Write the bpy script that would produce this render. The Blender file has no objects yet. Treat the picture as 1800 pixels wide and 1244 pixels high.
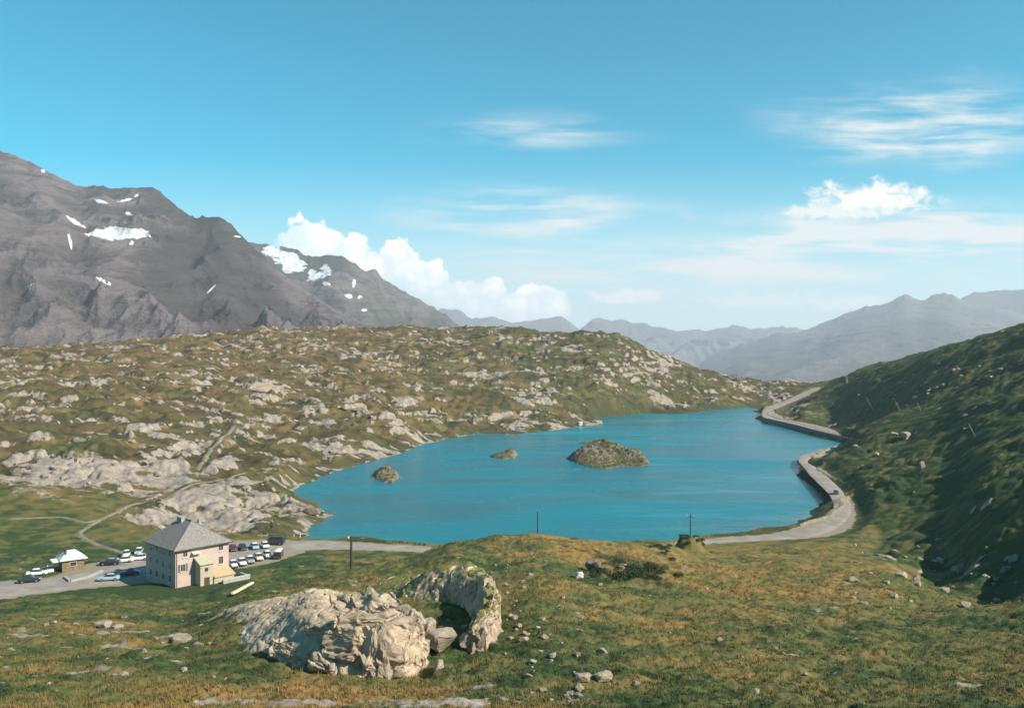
import bpy, bmesh, math, random
import numpy as np
from mathutils import Vector, Matrix

# ------------------------------------------------------------------ camera, light, exposure
F = 1560.0                     # focal length in pixels of an 1800 wide frame
CX, HY, CAMZ = 900.0, 610.0, 50.0
scene = bpy.context.scene
col = scene.collection
cam_d = bpy.data.cameras.new("camera")
cam_d.sensor_width = 36.0
cam_d.lens = F / 1800.0 * 36.0
cam_d.clip_start = 0.5
cam_d.clip_end = 60000.0
cam = bpy.data.objects.new("camera", cam_d)
col.objects.link(cam)
cam.location = (0, 0, CAMZ)
cam.rotation_euler = (math.radians(90) - math.atan((622.0 - HY) / F), 0, 0)
scene.camera = cam

SUN = Vector((0.88, -0.38, 0.70)).normalized()
sun_d = bpy.data.lights.new("sun", 'SUN')
sun_d.energy = 5.0
sun_d.angle = math.radians(0.5)
sun_d.color = (1.0, 0.90, 0.76)
sun = bpy.data.objects.new("sun", sun_d)
sun.rotation_euler = SUN.to_track_quat('Z', 'Y').to_euler()
sun.location = (0, 0, 300)
col.objects.link(sun)

scene.view_settings.view_transform = 'Standard'
scene.view_settings.look = 'None'
scene.view_settings.exposure = 0.72
scene.view_settings.gamma = 1.0
scene.cycles.use_denoising = True
scene.cycles.max_bounces = 6
scene.cycles.volume_bounces = 1
scene.cycles.transparent_max_bounces = 8


class NT:
    """small helper round a node tree"""
    def __init__(self, tree):
        self.t = tree
        self.l = tree.links

    def n(self, kind, **kw):
        nd = self.t.nodes.new(kind)
        for k, v in kw.items():
            setattr(nd, k, v)
        return nd

    def put(self, sock, v):
        if isinstance(v, bpy.types.NodeSocket):
            self.l.new(v, sock)
        elif v is not None:
            sock.default_value = v

    def m(self, op, a, b=None, c=None, clamp=False):
        nd = self.n('ShaderNodeMath', operation=op, use_clamp=clamp)
        self.put(nd.inputs[0], a)
        if b is not None:
            self.put(nd.inputs[1], b)
        if c is not None:
            self.put(nd.inputs[2], c)
        return nd.outputs[0]

    def sm(self, x, a, b):          # smoothstep
        nd = self.n('ShaderNodeMapRange', interpolation_type='SMOOTHSTEP')
        self.put(nd.inputs[0], x)
        nd.inputs[1].default_value = a
        nd.inputs[2].default_value = b
        nd.inputs[3].default_value = 0.0
        nd.inputs[4].default_value = 1.0
        return nd.outputs[0]

    def mix(self, f, a, b, mode='MIX'):
        nd = self.n('ShaderNodeMix', data_type='RGBA', blend_type=mode)
        self.put(nd.inputs[0], f)
        for s, v in ((nd.inputs[6], a), (nd.inputs[7], b)):
            self.put(s, v if isinstance(v, bpy.types.NodeSocket) else (v[0], v[1], v[2], 1.0))
        return nd.outputs[2]

    def xyz(self, x, y, z):
        nd = self.n('ShaderNodeCombineXYZ')
        self.put(nd.inputs[0], x)
        self.put(nd.inputs[1], y)
        self.put(nd.inputs[2], z)
        return nd.outputs[0]

    def noise(self, vec, scale, detail=4.0, rough=0.55, dist=0.0):
        nd = self.n('ShaderNodeTexNoise')
        self.put(nd.inputs['Vector'], vec)
        nd.inputs['Scale'].default_value = scale
        nd.inputs['Detail'].default_value = detail
        nd.inputs['Roughness'].default_value = rough
        nd.inputs['Distortion'].default_value = dist
        return nd.outputs[0]

    def vor(self, vec, scale, feature='F1', smooth=0.5):
        nd = self.n('ShaderNodeTexVoronoi', feature=feature)
        self.put(nd.inputs['Vector'], vec)
        nd.inputs['Scale'].default_value = scale
        if feature == 'SMOOTH_F1':
            nd.inputs['Smoothness'].default_value = smooth
        return nd.outputs[0]

    def scalevec(self, vec, s):
        nd = self.n('ShaderNodeVectorMath', operation='MULTIPLY')
        self.put(nd.inputs[0], vec)
        nd.inputs[1].default_value = s
        return nd.outputs[0]

    def curve(self, x, pts):
        nd = self.n('ShaderNodeFloatCurve')
        c = nd.mapping.curves[0]
        nd.mapping.use_clip = False
        while len(c.points) > 2:
            c.points.remove(c.points[1])
        c.points[0].location = pts[0]
        c.points[1].location = pts[-1]
        for p in pts[1:-1]:
            c.points.new(*p)
        for p in c.points:
            p.handle_type = 'AUTO_CLAMPED'
        nd.mapping.update()
        self.put(nd.inputs['Value'], x)
        return nd.outputs[0]


# ------------------------------------------------------------------ sky
world = bpy.data.worlds.new("World")
scene.world = world
world.use_nodes = True
wt = world.node_tree
wt.nodes.clear()
W = NT(wt)
sky = W.n('ShaderNodeTexSky', sky_type='NISHITA', sun_disc=False)
sky.sun_elevation = math.asin(SUN.z)
sky.sun_rotation = math.atan2(SUN.x, SUN.y)
sky.altitude = 2000.0
sky.air_density = 1.0
sky.dust_density = 1.5
sky.ozone_density = 1.0
tc = W.n('ShaderNodeTexCoord')
sep = W.n('ShaderNodeSeparateXYZ')
W.put(sep.inputs[0], tc.outputs['Generated'])
dx, dy, dz = sep.outputs
yy = W.m('MAXIMUM', dy, 0.05)
U = W.m('DIVIDE', dx, yy)                  # tangent of the bearing
V = W.m('DIVIDE', dz, yy)                  # tangent of the height
ahead = W.sm(dy, 0.1, 0.3)


def su(px):
    return (px - CX) / F


def sv(py):
    return (HY - py) / F


# own colour of the sky: the Nishita sky tinted towards the cyan of old film
base = W.mix(1.0, sky.outputs[0], (0.16, 1.84, 1.80), 'MULTIPLY')
UV = W.xyz(U, V, 0.0)
# -- heaped bank behind the left hand mountains
un = W.m('MULTIPLY_ADD', U, 1.0, 0.5)      # 0..1 over the width of the view
pt = lambda px, py: (su(px) + 0.5, sv(py) + 0.2)
top = W.m('SUBTRACT', W.curve(un, [pt(440, 440), pt(500, 392), pt(530, 368), pt(560, 384), pt(620, 402), pt(665, 418),
                                   pt(712, 410), pt(735, 440), pt(775, 450), pt(800, 478), pt(838, 468), pt(875, 476), pt(905, 494),
                                   pt(945, 484), pt(985, 484), pt(1008, 545), pt(1040, 640)]), 0.2)
bot = W.m('SUBTRACT', W.curve(un, [pt(440, 520), pt(690, 515), pt(760, 535), pt(850, 575), pt(960, 598), pt(1040, 640)]), 0.2)
vb = W.vor(W.scalevec(UV, (1, 1.15, 1)), 42.0, 'SMOOTH_F1', 0.25)
vs = W.vor(W.scalevec(UV, (1, 1.15, 1)), 105.0, 'SMOOTH_F1', 0.3)
nz = W.noise(UV, 60.0, 6.0, 0.6)
puff = W.m('ADD', W.m('MULTIPLY', vb, 0.022), W.m('ADD', W.m('MULTIPLY', vs, 0.010), W.m('MULTIPLY', W.m('SUBTRACT', nz, 0.5), 0.022)))
up_in = W.m('SUBTRACT', W.m('SUBTRACT', top, V), W.m('SUBTRACT', puff, 0.010))
lo_in = W.m('ADD', W.m('SUBTRACT', V, bot), W.m('MULTIPLY', W.m('SUBTRACT', nz, 0.5), 0.05))
bank = W.m('MULTIPLY', W.sm(up_in, 0.0, 0.0055), W.sm(lo_in, -0.022, 0.030))
bank = W.m('MULTIPLY', bank, W.m('MULTIPLY', W.sm(U, su(455), su(540)), W.sm(W.m('MULTIPLY', U, -1), -su(1015), -su(985))))
shade = W.sm(W.m('ADD', W.m('MULTIPLY', vb, 0.7), W.m('ADD', W.m('MULTIPLY', vs, 0.35), W.m('MULTIPLY', nz, 0.7))), 0.55, 1.15)
bank_col = W.mix(shade, (1.12, 1.08, 0.96), (0.74, 0.83, 0.85))


# -- single cloud high on the right and the little heaps on the horizon
def heap(cx, cy, rx, ry, ns, amt, lo=0.0, hi=0.25):
    a = W.m('DIVIDE', W.m('SUBTRACT', U, su(cx)), rx / F)
    b = W.m('DIVIDE', W.m('SUBTRACT', V, sv(cy)), ry / F)
    # flat underside
    b = W.m('MULTIPLY', b, W.m('ADD', 1.0, W.m('MULTIPLY', W.m('LESS_THAN', b, 0.0), 0.7)))
    r2 = W.m('ADD', W.m('MULTIPLY', a, a), W.m('MULTIPLY', b, b))
    q = W.m('SUBTRACT', 1.0, W.m('SQRT', r2))
    nn = W.m('SUBTRACT', W.noise(W.scalevec(UV, (1, 1.5, 1)), ns, 7.0, 0.62, 0.4), 0.5)
    return W.sm(W.m('ADD', q, W.m('MULTIPLY', nn, amt)), lo, hi)


c1 = W.m('MAXIMUM', heap(1535, 354, 125, 40, 38, 2.2, 0.0, 0.55), W.m('MULTIPLY', heap(1470, 374, 120, 26, 55, 2.2, 0.0, 0.6), 0.8))
c2 = W.m('MAXIMUM', W.m('MULTIPLY', heap(1105, 524, 80, 20, 60, 2.2, 0.0, 0.55), 0.9), W.m('MULTIPLY', heap(1350, 532, 150, 24, 45, 2.2, 0.0, 0.8), 0.6))
c2 = W.m('MAXIMUM', c2, W.m('MULTIPLY', heap(1490, 535, 110, 20, 50, 2.2, 0.0, 0.7), 0.7))
# -- streaky high cloud
st = W.noise(W.scalevec(UV, (1.0, 6.5, 1)), 5.5, 6.0, 0.58, 0.5)
st2 = W.noise(W.scalevec(UV, (1.0, 11.0, 1)), 9.0, 6.0, 0.6, 0.3)
band = lambda cx, cy, rx, ry: heap(cx, cy, rx, ry, 7, 0.9, 0.0, 0.9)
veil = W.m('ADD', W.m('MULTIPLY', band(1640, 235, 380, 130), 0.75), W.m('MULTIPLY', band(1640, 425, 480, 85), 1.7))
veil = W.m('ADD', veil, W.m('MULTIPLY', band(950, 385, 380, 75), 0.9))
veil = W.m('ADD', veil, W.m('MULTIPLY', band(1250, 475, 700, 90), 0.95))
veil = W.m('ADD', veil, W.m('MULTIPLY', band(930, 240, 260, 55), 0.45))
streak = W.m('MULTIPLY', veil, W.m('ADD', W.sm(st, 0.36, 0.72), W.m('MULTIPLY', W.sm(st2, 0.42, 0.8), 0.7)))
streak = W.m('MINIMUM', W.m('MULTIPLY', streak, 1.3), 0.93)
low = W.m('MULTIPLY', W.sm(W.m('MULTIPLY', V, -1.0), -0.23, -0.0), 0.88)
CLOUD_LUM = 11.0
scl = lambda c, k: (c[0] * k, c[1] * k, c[2] * k)
bgc = W.mix(W.m('MULTIPLY', low, ahead), base, scl((0.86, 0.95, 0.95), CLOUD_LUM))
bgc = W.mix(W.m('MULTIPLY', streak, ahead), bgc, scl((0.93, 0.96, 0.93), CLOUD_LUM))
white = scl((1.0, 0.98, 0.91), CLOUD_LUM * 1.12)
bgc = W.mix(W.m('MULTIPLY', W.m('MAXIMUM', c1, c2), ahead), bgc, white)
bank_lum = W.mix(1.0, bank_col, scl((1, 1, 1), CLOUD_LUM * 1.36), 'MULTIPLY')
bgc = W.mix(W.m('MULTIPLY', bank, ahead), bgc, bank_lum)
bg = W.n('ShaderNodeBackground')
W.put(bg.inputs[0], bgc)
bg.inputs[1].default_value = 0.055
wo = W.n('ShaderNodeOutputWorld')
W.l.new(bg.outputs[0], wo.inputs[0])

rng = np.random.default_rng(11)
random.seed(7)

# ------------------------------------------------------------------ numeric noise


def _hash(ix, iy, seed):
    h = (ix.astype(np.int64) * 374761393 + iy.astype(np.int64) * 668265263 + seed * 1442695041) & 0xFFFFFFFF
    h = ((h ^ (h >> 13)) * 1274126177) & 0xFFFFFFFF
    return (h ^ (h >> 16)) & 0xFFFFFFFF


def perlin(x, y, seed=0):
    x = np.asarray(x, dtype=np.float64)
    y = np.asarray(y, dtype=np.float64)
    ix = np.floor(x)
    iy = np.floor(y)
    fx = x - ix
    fy = y - iy
    u = fx * fx * fx * (fx * (fx * 6 - 15) + 10)
    v = fy * fy * fy * (fy * (fy * 6 - 15) + 10)

    def g(ox, oy):
        a = _hash(ix + ox, iy + oy, seed) * (2 * math.pi / 4294967296.0)
        return np.cos(a) * (fx - ox) + np.sin(a) * (fy - oy)
    a = g(0, 0)
    b = g(1, 0)
    c = g(0, 1)
    d = g(1, 1)
    return ((a * (1 - u) + b * u) * (1 - v) + (c * (1 - u) + d * u) * v) * 1.4


def perlin3(x, y, z, seed=0):
    x, y, z = (np.asarray(q, float) for q in (x, y, z))
    ix, iy, iz = np.floor(x), np.floor(y), np.floor(z)
    f = [x - ix, y - iy, z - iz]
    w = [q * q * q * (q * (q * 6 - 15) + 10) for q in f]
    out = 0.0
    for a in (0, 1):
        for b in (0, 1):
            for c in (0, 1):
                h = _hash(ix + a + 57 * (iz + c), iy + b - 131 * (iz + c), seed)
                p = (h & 1023) / 1023.0 * 2 * math.pi
                u = ((h >> 10) & 1023) / 511.5 - 1
                q = np.sqrt(np.maximum(0, 1 - u * u))
                g = q * np.cos(p) * (f[0] - a) + q * np.sin(p) * (f[1] - b) + u * (f[2] - c)
                out = out + g * (w[0] if a else 1 - w[0]) * (w[1] if b else 1 - w[1]) * (w[2] if c else 1 - w[2])
    return out * 1.5


def cells3(x, y, z, seed=0):
    ix, iy, iz = np.floor(x), np.floor(y), np.floor(z)
    f1 = np.full(np.shape(x), 9.0)
    f2 = np.full(np.shape(x), 9.0)
    idn = np.zeros(np.shape(x))
    gx = np.zeros(np.shape(x))
    for a in (-1, 0, 1):
        for b in (-1, 0, 1):
            for c in (-1, 0, 1):
                h = _hash(ix + a + 57 * (iz + c), iy + b - 131 * (iz + c), seed)
                vx, vy, vz = x - (ix + a + (h & 1023) / 1023.0), y - (iy + b + ((h >> 10) & 1023) / 1023.0), z - (iz + c + ((h >> 20) & 1023) / 1023.0)
                d = np.sqrt(vx * vx + vy * vy + vz * vz)
                tilt = ((h >> 3) & 255) / 127.5 - 1, ((h >> 11) & 255) / 127.5 - 1, ((h >> 19) & 255) / 127.5 - 1
                m = d < f1
                f2 = np.where(m, f1, np.minimum(f2, d))
                gx = np.where(m, vx * tilt[0] + vy * tilt[1] + vz * tilt[2], gx)
                idn = np.where(m, (h & 0xFFF) / 4095.0, idn)
                f1 = np.minimum(f1, d)
    return f1, f2, idn, gx


def fbm(x, y, seed=0, octv=4, gain=0.5):
    s = 0.0
    a = 1.0
    t = 0.0
    for i in range(octv):
        s = s + a * perlin(x * 2.03 ** i + 17.3 * i, y * 2.03 ** i - 9.1 * i, seed + i)
        t += a
        a *= gain
    return s / t


def billow(x, y, seed=0, octv=3, gain=0.5):
    s = 0.0
    a = 1.0
    t = 0.0
    for i in range(octv):
        s = s + a * np.abs(perlin(x * 2.1 ** i + 3.7 * i, y * 2.1 ** i + 5.1 * i, seed + i))
        t += a
        a *= gain
    return s / t


def ridged(x, y, seed=0, octv=4, gain=0.5):
    s = 0.0
    a = 1.0
    t = 0.0
    w = 1.0
    for i in range(octv):
        n = 1.0 - np.abs(perlin(x * 2.07 ** i + 7.7 * i, y * 2.07 ** i + 1.9 * i, seed + i))
        n = n * n * w
        s = s + a * n
        w = np.clip(n * 1.6, 0, 1)
        t += a
        a *= gain
    return s / t


def worley(x, y, seed=0):
    ix = np.floor(x)
    iy = np.floor(y)
    f1 = np.full(np.shape(x), 9.0)
    f2 = np.full(np.shape(x), 9.0)
    for ox in (-1, 0, 1):
        for oy in (-1, 0, 1):
            h = _hash(ix + ox, iy + oy, seed)
            px = ix + ox + (h & 0xFFFF) / 65536.0
            py = iy + oy + (h >> 16) / 65536.0
            d = np.hypot(px - x, py - y)
            f2 = np.where(d < f1, f1, np.minimum(f2, d))
            f1 = np.minimum(f1, d)
    return f1, f2


def sstep(x, a, b):
    t = np.clip((x - a) / (b - a), 0, 1)
    return t * t * (3 - 2 * t)


def pchip(xs, ys, xq):
    """monotone cubic; ys may be (n,) or (n, m)"""
    xs = np.asarray(xs, float)
    ys = np.asarray(ys, float)
    one = ys.ndim == 1
    if one:
        ys = ys[:, None]
    h = np.diff(xs)[:, None]
    dl = np.diff(ys, axis=0) / h
    m = np.zeros_like(ys)
    w1 = 2 * h[1:] + h[:-1]
    w2 = h[1:] + 2 * h[:-1]
    with np.errstate(divide='ignore', invalid='ignore'):
        mm = (w1 + w2) / (w1 / dl[:-1] + w2 / dl[1:])
    m[1:-1] = np.where(dl[:-1] * dl[1:] > 0, mm, 0)
    m[0] = dl[0]
    m[-1] = dl[-1]
    xq = np.clip(np.asarray(xq, float), xs[0], xs[-1])
    i = np.clip(np.searchsorted(xs, xq, side='right') - 1, 0, len(xs) - 2)
    hh = h[i]
    t = ((xq - xs[i])[:, None]) / hh
    r = ((1 + 2 * t) * (1 - t) ** 2 * ys[i] + t * (1 - t) ** 2 * hh * m[i]
         + t * t * (3 - 2 * t) * ys[i + 1] + t * t * (t - 1) * hh * m[i + 1])
    return r[:, 0] if one else r


def gp(px, py, z=0.0):
    """point at height z seen at a place of the photograph"""
    d = (CAMZ - z) * F / (py - HY)
    return np.array([(px - CX) / F * d, d, z])


def dp(px, py, d):
    return np.array([(px - CX) / F * d, d, CAMZ - (py - HY) / F * d])


# ------------------------------------------------------------------ broad form of the land: a bearing / distance table
# rows: (distance, photo row) or (distance, None, height)
TAB = {
    0: [(60, 1245), (80, 1155), (115, 1085), (150, 1052), (162, 0, 3.4), (188, 0, 3.2), (215, 945), (270, 848), (330, 780), (450, 700), (620, 640), (800, 611)],
    150: [(60, 1245), (80, 1155), (115, 1082), (148, 1046), (162, 0, 3.6), (195, 0, 3.2), (220, 935), (270, 852), (330, 788), (450, 705), (630, 641), (820, 604)],
    300: [(60, 1245), (82, 1150), (115, 1083), (148, 1048), (164, 0, 4.0), (185, 0, 3.6), (205, 0, 3.1), (250, 902), (285, 852), (330, 805), (470, 705), (640, 641), (860, 593)],
    450: [(60, 1245), (78, 1155), (98, 1062), (128, 1046), (150, 1030), (180, 0, 3.4), (215, 0, 2.8), (250, 902), (290, 850), (345, 802), (500, 702), (680, 641), (910, 579)],
    600: [(60, 1245), (76, 1165), (100, 1062), (118, 1008), (150, 0, 9.0), (178, 0, 4.6), (205, 0, 2.6), (235, 0, 1.2), (300, 0, 0.8), (358, 0, 0.6), (385, 800), (430, 762), (530, 700), (700, 641), (940, 575)],
    700: [(60, 1245), (74, 1180), (95, 1062), (124, 994), (150, 0, 13), (190, 0, 3.5), (215, 0, 2.3), (230, 0, 1), (300, 0, 0.8), (410, 0, 0.6), (460, 760), (560, 700), (720, 641), (940, 577)],
    800: [(60, 1245), (76, 1160), (90, 1075), (110, 1000), (142, 955), (165, 0, 11), (200, 0, 2.6), (228, 0, 1), (300, 0, 0.8), (490, 0, 0.6), (525, 740), (590, 700), (730, 641), (930, 576)],
    870: [(60, 1245), (80, 1130), (100, 1043), (125, 982), (148, 945), (170, 0, 11.5), (205, 0, 2.6), (232, 0, 1), (300, 0, 0.8), (508, 0, 0.6), (550, 730), (610, 690), (740, 641), (905, 574)],
    950: [(60, 1245), (83, 1102), (112, 1003), (150, 940), (172, 0, 12), (208, 0, 2.6), (232, 0, 1), (300, 0, 0.8), (525, 0, 0.6), (565, 730), (630, 690), (740, 640), (885, 581)],
    1050: [(60, 1245), (85, 1100), (112, 1015), (130, 985), (150, 953), (175, 0, 10), (208, 0, 2.6), (232, 0, 1), (300, 0, 0.8), (575, 0, 0.6), (610, 720), (670, 680), (760, 628), (855, 584)],
    1150: [(60, 1245), (87, 1100), (115, 1022), (140, 985), (165, 950), (185, 0, 7), (208, 0, 2.8), (232, 0, 1), (300, 0, 0.8), (660, 0, 0.6), (700, 700), (750, 670), (800, 640), (850, 618)],
    1250: [(60, 1245), (88, 1100), (120, 1025), (150, 993), (180, 972), (207, 0, 3.2), (216, 0, 2.9), (236, 0, 1), (300, 0, 0.8), (700, 0, 0.6), (725, 705), (775, 680), (860, 655)],
    1350: [(60, 1245), (88, 1102), (120, 1035), (150, 1000), (185, 970), (208, 0, 3.2), (222, 0, 3.0), (240, 0, 1.2), (300, 0, 0.8), (735, 0, 0.7), (770, 703), (830, 688), (900, 672)],
    1450: [(60, 1245), (74, 1178), (105, 1068), (135, 1018), (165, 985), (200, 963), (228, 0, 3.2), (262, 0, 2.5), (330, 0, 2.6), (352, 0, 4.5), (392, 794), (440, 0, 1.4), (480, 0, 2.6), (560, 748), (640, 709), (720, 686)],
    1550: [(60, 1245), (74, 1180), (105, 1075), (135, 1020), (160, 990), (178, 0, 7.4), (200, 0, 4.6), (225, 0, 5.6), (252, 875), (320, 808), (385, 746), (430, 0, 15.0), (475, 728), (560, 690), (640, 646)],
    1650: [(60, 1245), (74, 1182), (105, 1085), (150, 1032), (168, 0, 5.2), (182, 1008), (198, 945), (240, 868), (290, 800), (345, 738), (385, 708), (450, 668), (550, 617)],
    1750: [(60, 1245), (72, 1190), (95, 1108), (120, 1066), (136, 0, 8.4), (150, 1030), (172, 940), (210, 855), (255, 780), (302, 722), (355, 680), (420, 632), (500, 588)],
    1900: [(60, 1245), (80, 1140), (105, 1050), (130, 985), (160, 900), (205, 800), (270, 700), (370, 600), (480, 540)],
    2150: [(60, 1245), (80, 1130), (110, 1030), (140, 940), (180, 850), (230, 740), (300, 650), (400, 575), (520, 520)],
}
NEAR = [(0.8, 48.35), (8, 45.2), (20, 39.6), (40, 31.6)]
pxs = sorted(TAB)
VG = np.linspace(math.log(0.8), math.log(16000), 900)
cols_z = []
for p in pxs:
    rows = TAB[p]
    ds = [d for d, _ in NEAR]
    zs = [z for _, z in NEAR]
    for r in rows:
        ds.append(r[0])
        zs.append(r[2] if len(r) == 3 else CAMZ - (r[1] - HY) / F * r[0])
    d0, z0 = ds[-1], zs[-1]
    right = p > 1400
    ds += [d0 * 1.18, d0 * 1.5, max(d0 * 1.9, 1700), 3000, 16000]
    if right:
        zs += [z0 + 1.0, z0 - 16, -120, -330, -360]
    else:
        zs += [z0 - 9, z0 - 32, -110, -330, -360]
    cols_z.append(pchip(np.log(ds), zs, VG))
cols_z = np.array(cols_z)                                # columns x distance
TH = np.arctan((np.array(pxs) - CX) / F)
TG = np.linspace(TH[0], TH[-1], 700)
GRID = pchip(TH, cols_z, TG)                             # 700 x 900


def base_z(x, y):
    th = np.arctan2(x, y)
    r = np.hypot(x, y)
    thc = np.clip(th, TH[0], TH[-1])
    d = np.maximum(r * np.cos(thc), 0.81)
    a = (thc - TG[0]) / (TG[1] - TG[0])
    b = np.clip((np.log(d) - VG[0]) / (VG[1] - VG[0]), 0, 898.999)
    ia = np.clip(np.floor(a).astype(int), 0, 698)
    ib = np.floor(b).astype(int)
    fa = a - ia
    fb = b - ib
    return ((GRID[ia, ib] * (1 - fb) + GRID[ia, ib + 1] * fb) * (1 - fa)
            + (GRID[ia + 1, ib] * (1 - fb) + GRID[ia + 1, ib + 1] * fb) * fa)


# ------------------------------------------------------------------ lake outline
SHORE_PX = [(528, 949), (550, 925), (582, 905), (566, 897), (562, 884), (538, 880), (512, 876), (514, 868), (532, 853), (570, 836),
            (605, 824), (655, 809), (700, 798), (745, 780), (800, 768), (842, 762), (900, 764), (955, 758), (1005, 751), (1057, 746),
            (1052, 735), (1100, 729), (1145, 726), (1200, 727), (1245, 721), (1300, 716.5), (1348, 715), (1343, 721), (1318, 722.5), (1345, 727),
            (1326, 735), (1352, 744), (1400, 757), (1444, 771), (1482, 777), (1475, 786), (1440, 791), (1412, 801), (1399, 811), (1408, 826), (1401, 836),
            (1425, 853), (1446, 868), (1449, 882), (1437, 890), (1424, 896), (1427, 908), (1405, 918), (1382, 928), (1345, 934),
            (1300, 938), (1250, 944), (1150, 962), (1020, 972), (880, 972), (790, 964), (735, 957), (690, 951), (645, 945), (610, 943), (580, 948)]
SHORE = np.array([gp(*p)[:2] for p in SHORE_PX])


def poly_sd(x, y, P, closed=True):
    """signed distance, positive outside"""
    d2 = np.full(x.shape, 1e18)
    ins = np.zeros(x.shape, bool)
    n = len(P)
    for i in range(n):
        ax, ay = P[i]
        bx, by = P[(i + 1) % n]
        ex, ey = bx - ax, by - ay
        t = np.clip(((x - ax) * ex + (y - ay) * ey) / (ex * ex + ey * ey + 1e-12), 0, 1)
        d2 = np.minimum(d2, (x - ax - t * ex) ** 2 + (y - ay - t * ey) ** 2)
        with np.errstate(divide='ignore', invalid='ignore'):
            c = ((ay > y) != (by > y)) & (x < (bx - ax) * (y - ay) / (by - ay + 1e-12) + ax)
        ins ^= c
    d = np.sqrt(d2)
    return np.where(ins, -d, d)


def lake_sd(x, y):
    sd = poly_sd(x, y, SHORE)
    return sd + 1.6 * perlin(x / 9.0, y / 9.0, 401) + 0.7 * perlin(x / 3.1, y / 3.1, 402)


# ------------------------------------------------------------------ road (edge pairs -> centre line and half width)
RD = []      # (lake side edge, hill side edge)
for px, a, b, z in [(-140, 1036, 1090, 3.2), (32, 1020, 1048, 3.2), (90, 1016, 1041, 3.2), (150, 1004, 1034, 3.2), (200, 988, 1029, 3.2), (260, 974, 1024, 3.2),
                    (330, 962, 1006, 3.2), (400, 952, 1000, 3.1), (450, 949, 986, 3.0), (500, 951, 973, 2.9), (560, 950.5, 965, 2.8), (640, 955, 966, 2.7),
                    (740, 961, 970, 2.6), (850, 971, 980, 2.6), (1000, 973, 982, 2.6), (1120, 965, 973.5, 2.8), (1190, 956, 964, 2.9)]:
    RD.append((gp(px, a, z), gp(px, b, z)))
for a, b, z in [((1240, 948), (1240, 955), 2.9), ((1300, 943.5), (1302, 951.5), 2.9), ((1365, 938.5), (1372, 948), 2.9), ((1412, 930), (1428, 944), 2.9),
                ((1442, 918), (1468, 932), 2.9), ((1461, 902), (1494, 910), 2.9), ((1466, 888), (1499, 890), 2.9), ((1462, 874), (1490, 874), 2.8), ((1451, 861), (1478, 859), 2.8), ((1434, 844), (1459, 841), 2.7),
                ((1416, 825), (1440, 824), 2.6), ((1404, 810), (1421, 813), 2.5), ((1406, 802), (1423, 807), 2.4), ((1418, 797), (1434, 802), 2.4)]:
    RD.append((gp(a[0], a[1], z), gp(b[0], b[1], z)))
RD.append((np.array([155, 428, 2.3]), np.array([159, 423, 2.3])))
RD.append((np.array([172, 446, 2.2]), np.array([178, 444, 2.2])))
for a, b, z in [((1500, 772.5), (1505, 776), 2.4), ((1440, 758), (1448, 754.5), 2.6), ((1398, 747), (1404, 743), 2.7), ((1358, 738), (1366, 735.5), 2.8),
                ((1341, 733), (1357, 730), 2.9), ((1341, 722), (1358, 722), 3.1), ((1350, 715), (1366, 716.5), 3.5), ((1378, 706), (1388, 707), 5.0), ((1424, 689.5), (1430, 691), 9.3), ((1452, 681), (1458, 683), 11.5)]:
    RD.append((gp(a[0], a[1], z), gp(b[0], b[1], z)))


def subdivide_line(P, step):
    """Catmull-Rom through points"""
    P = np.asarray(P)
    out = []
    for i in range(len(P) - 1):
        p0 = P[max(i - 1, 0)]
        p1 = P[i]
        p2 = P[i + 1]
        p3 = P[min(i + 2, len(P) - 1)]
        n = max(1, int(np.linalg.norm(p2[:2] - p1[:2]) / step))
        t1 = 0.5 * (p2 - p0)
        t2 = 0.5 * (p3 - p1)
        L = np.linalg.norm(p2[:2] - p1[:2])
        for t in (t1, t2):
            tl = np.linalg.norm(t[:2])
            if tl > 1.3 * L:
                t *= 1.3 * L / tl
        for k in range(n):
            t = k / n
            out.append((2 * t ** 3 - 3 * t * t + 1) * p1 + (t ** 3 - 2 * t * t + t) * t1 + (-2 * t ** 3 + 3 * t * t) * p2 + (t ** 3 - t * t) * t2)
    out.append(P[-1])
    return np.array(out)


RDL = subdivide_line([a for a, b in RD], 4.0)
RDL6 = subdivide_line([np.concatenate([a, b]) for a, b in RD], 4.0)
R_A = RDL6[:, :3]
R_B = RDL6[:, 3:]
R_C = 0.5 * (R_A + R_B)
R_W = 0.5 * np.linalg.norm(R_A[:, :2] - R_B[:, :2], axis=1)


def line_dist(x, y, C, Wd=None):
    """distance beyond half width, and height of the line"""
    best = np.full(x.shape, 1e9)
    zz = np.zeros(x.shape)
    for i in range(len(C) - 1):
        ax, ay, az = C[i]
        bx, by, bz = C[i + 1]
        ex, ey = bx - ax, by - ay
        t = np.clip(((x - ax) * ex + (y - ay) * ey) / (ex * ex + ey * ey + 1e-9), 0, 1)
        d = np.hypot(x - ax - t * ex, y - ay - t * ey)
        if Wd is not None:
            d = d - (Wd[i] * (1 - t) + Wd[i + 1] * t)
        m = d < best
        best = np.where(m, d, best)
        zz = np.where(m, az * (1 - t) + bz * t, zz)
    return best, zz


def blob(x, y, cx, cy, sx, sy, rot=0.0, p=2.0):
    c, s = math.cos(rot), math.sin(rot)
    u = ((x - cx) * c + (y - cy) * s) / sx
    v = (-(x - cx) * s + (y - cy) * c) / sy
    return np.exp(-(u * u + v * v) ** (p / 2))


HOUSE = np.array([-65.0, 178.0, 3.8])
MOUND = dp(1214, 950, 178)
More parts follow.
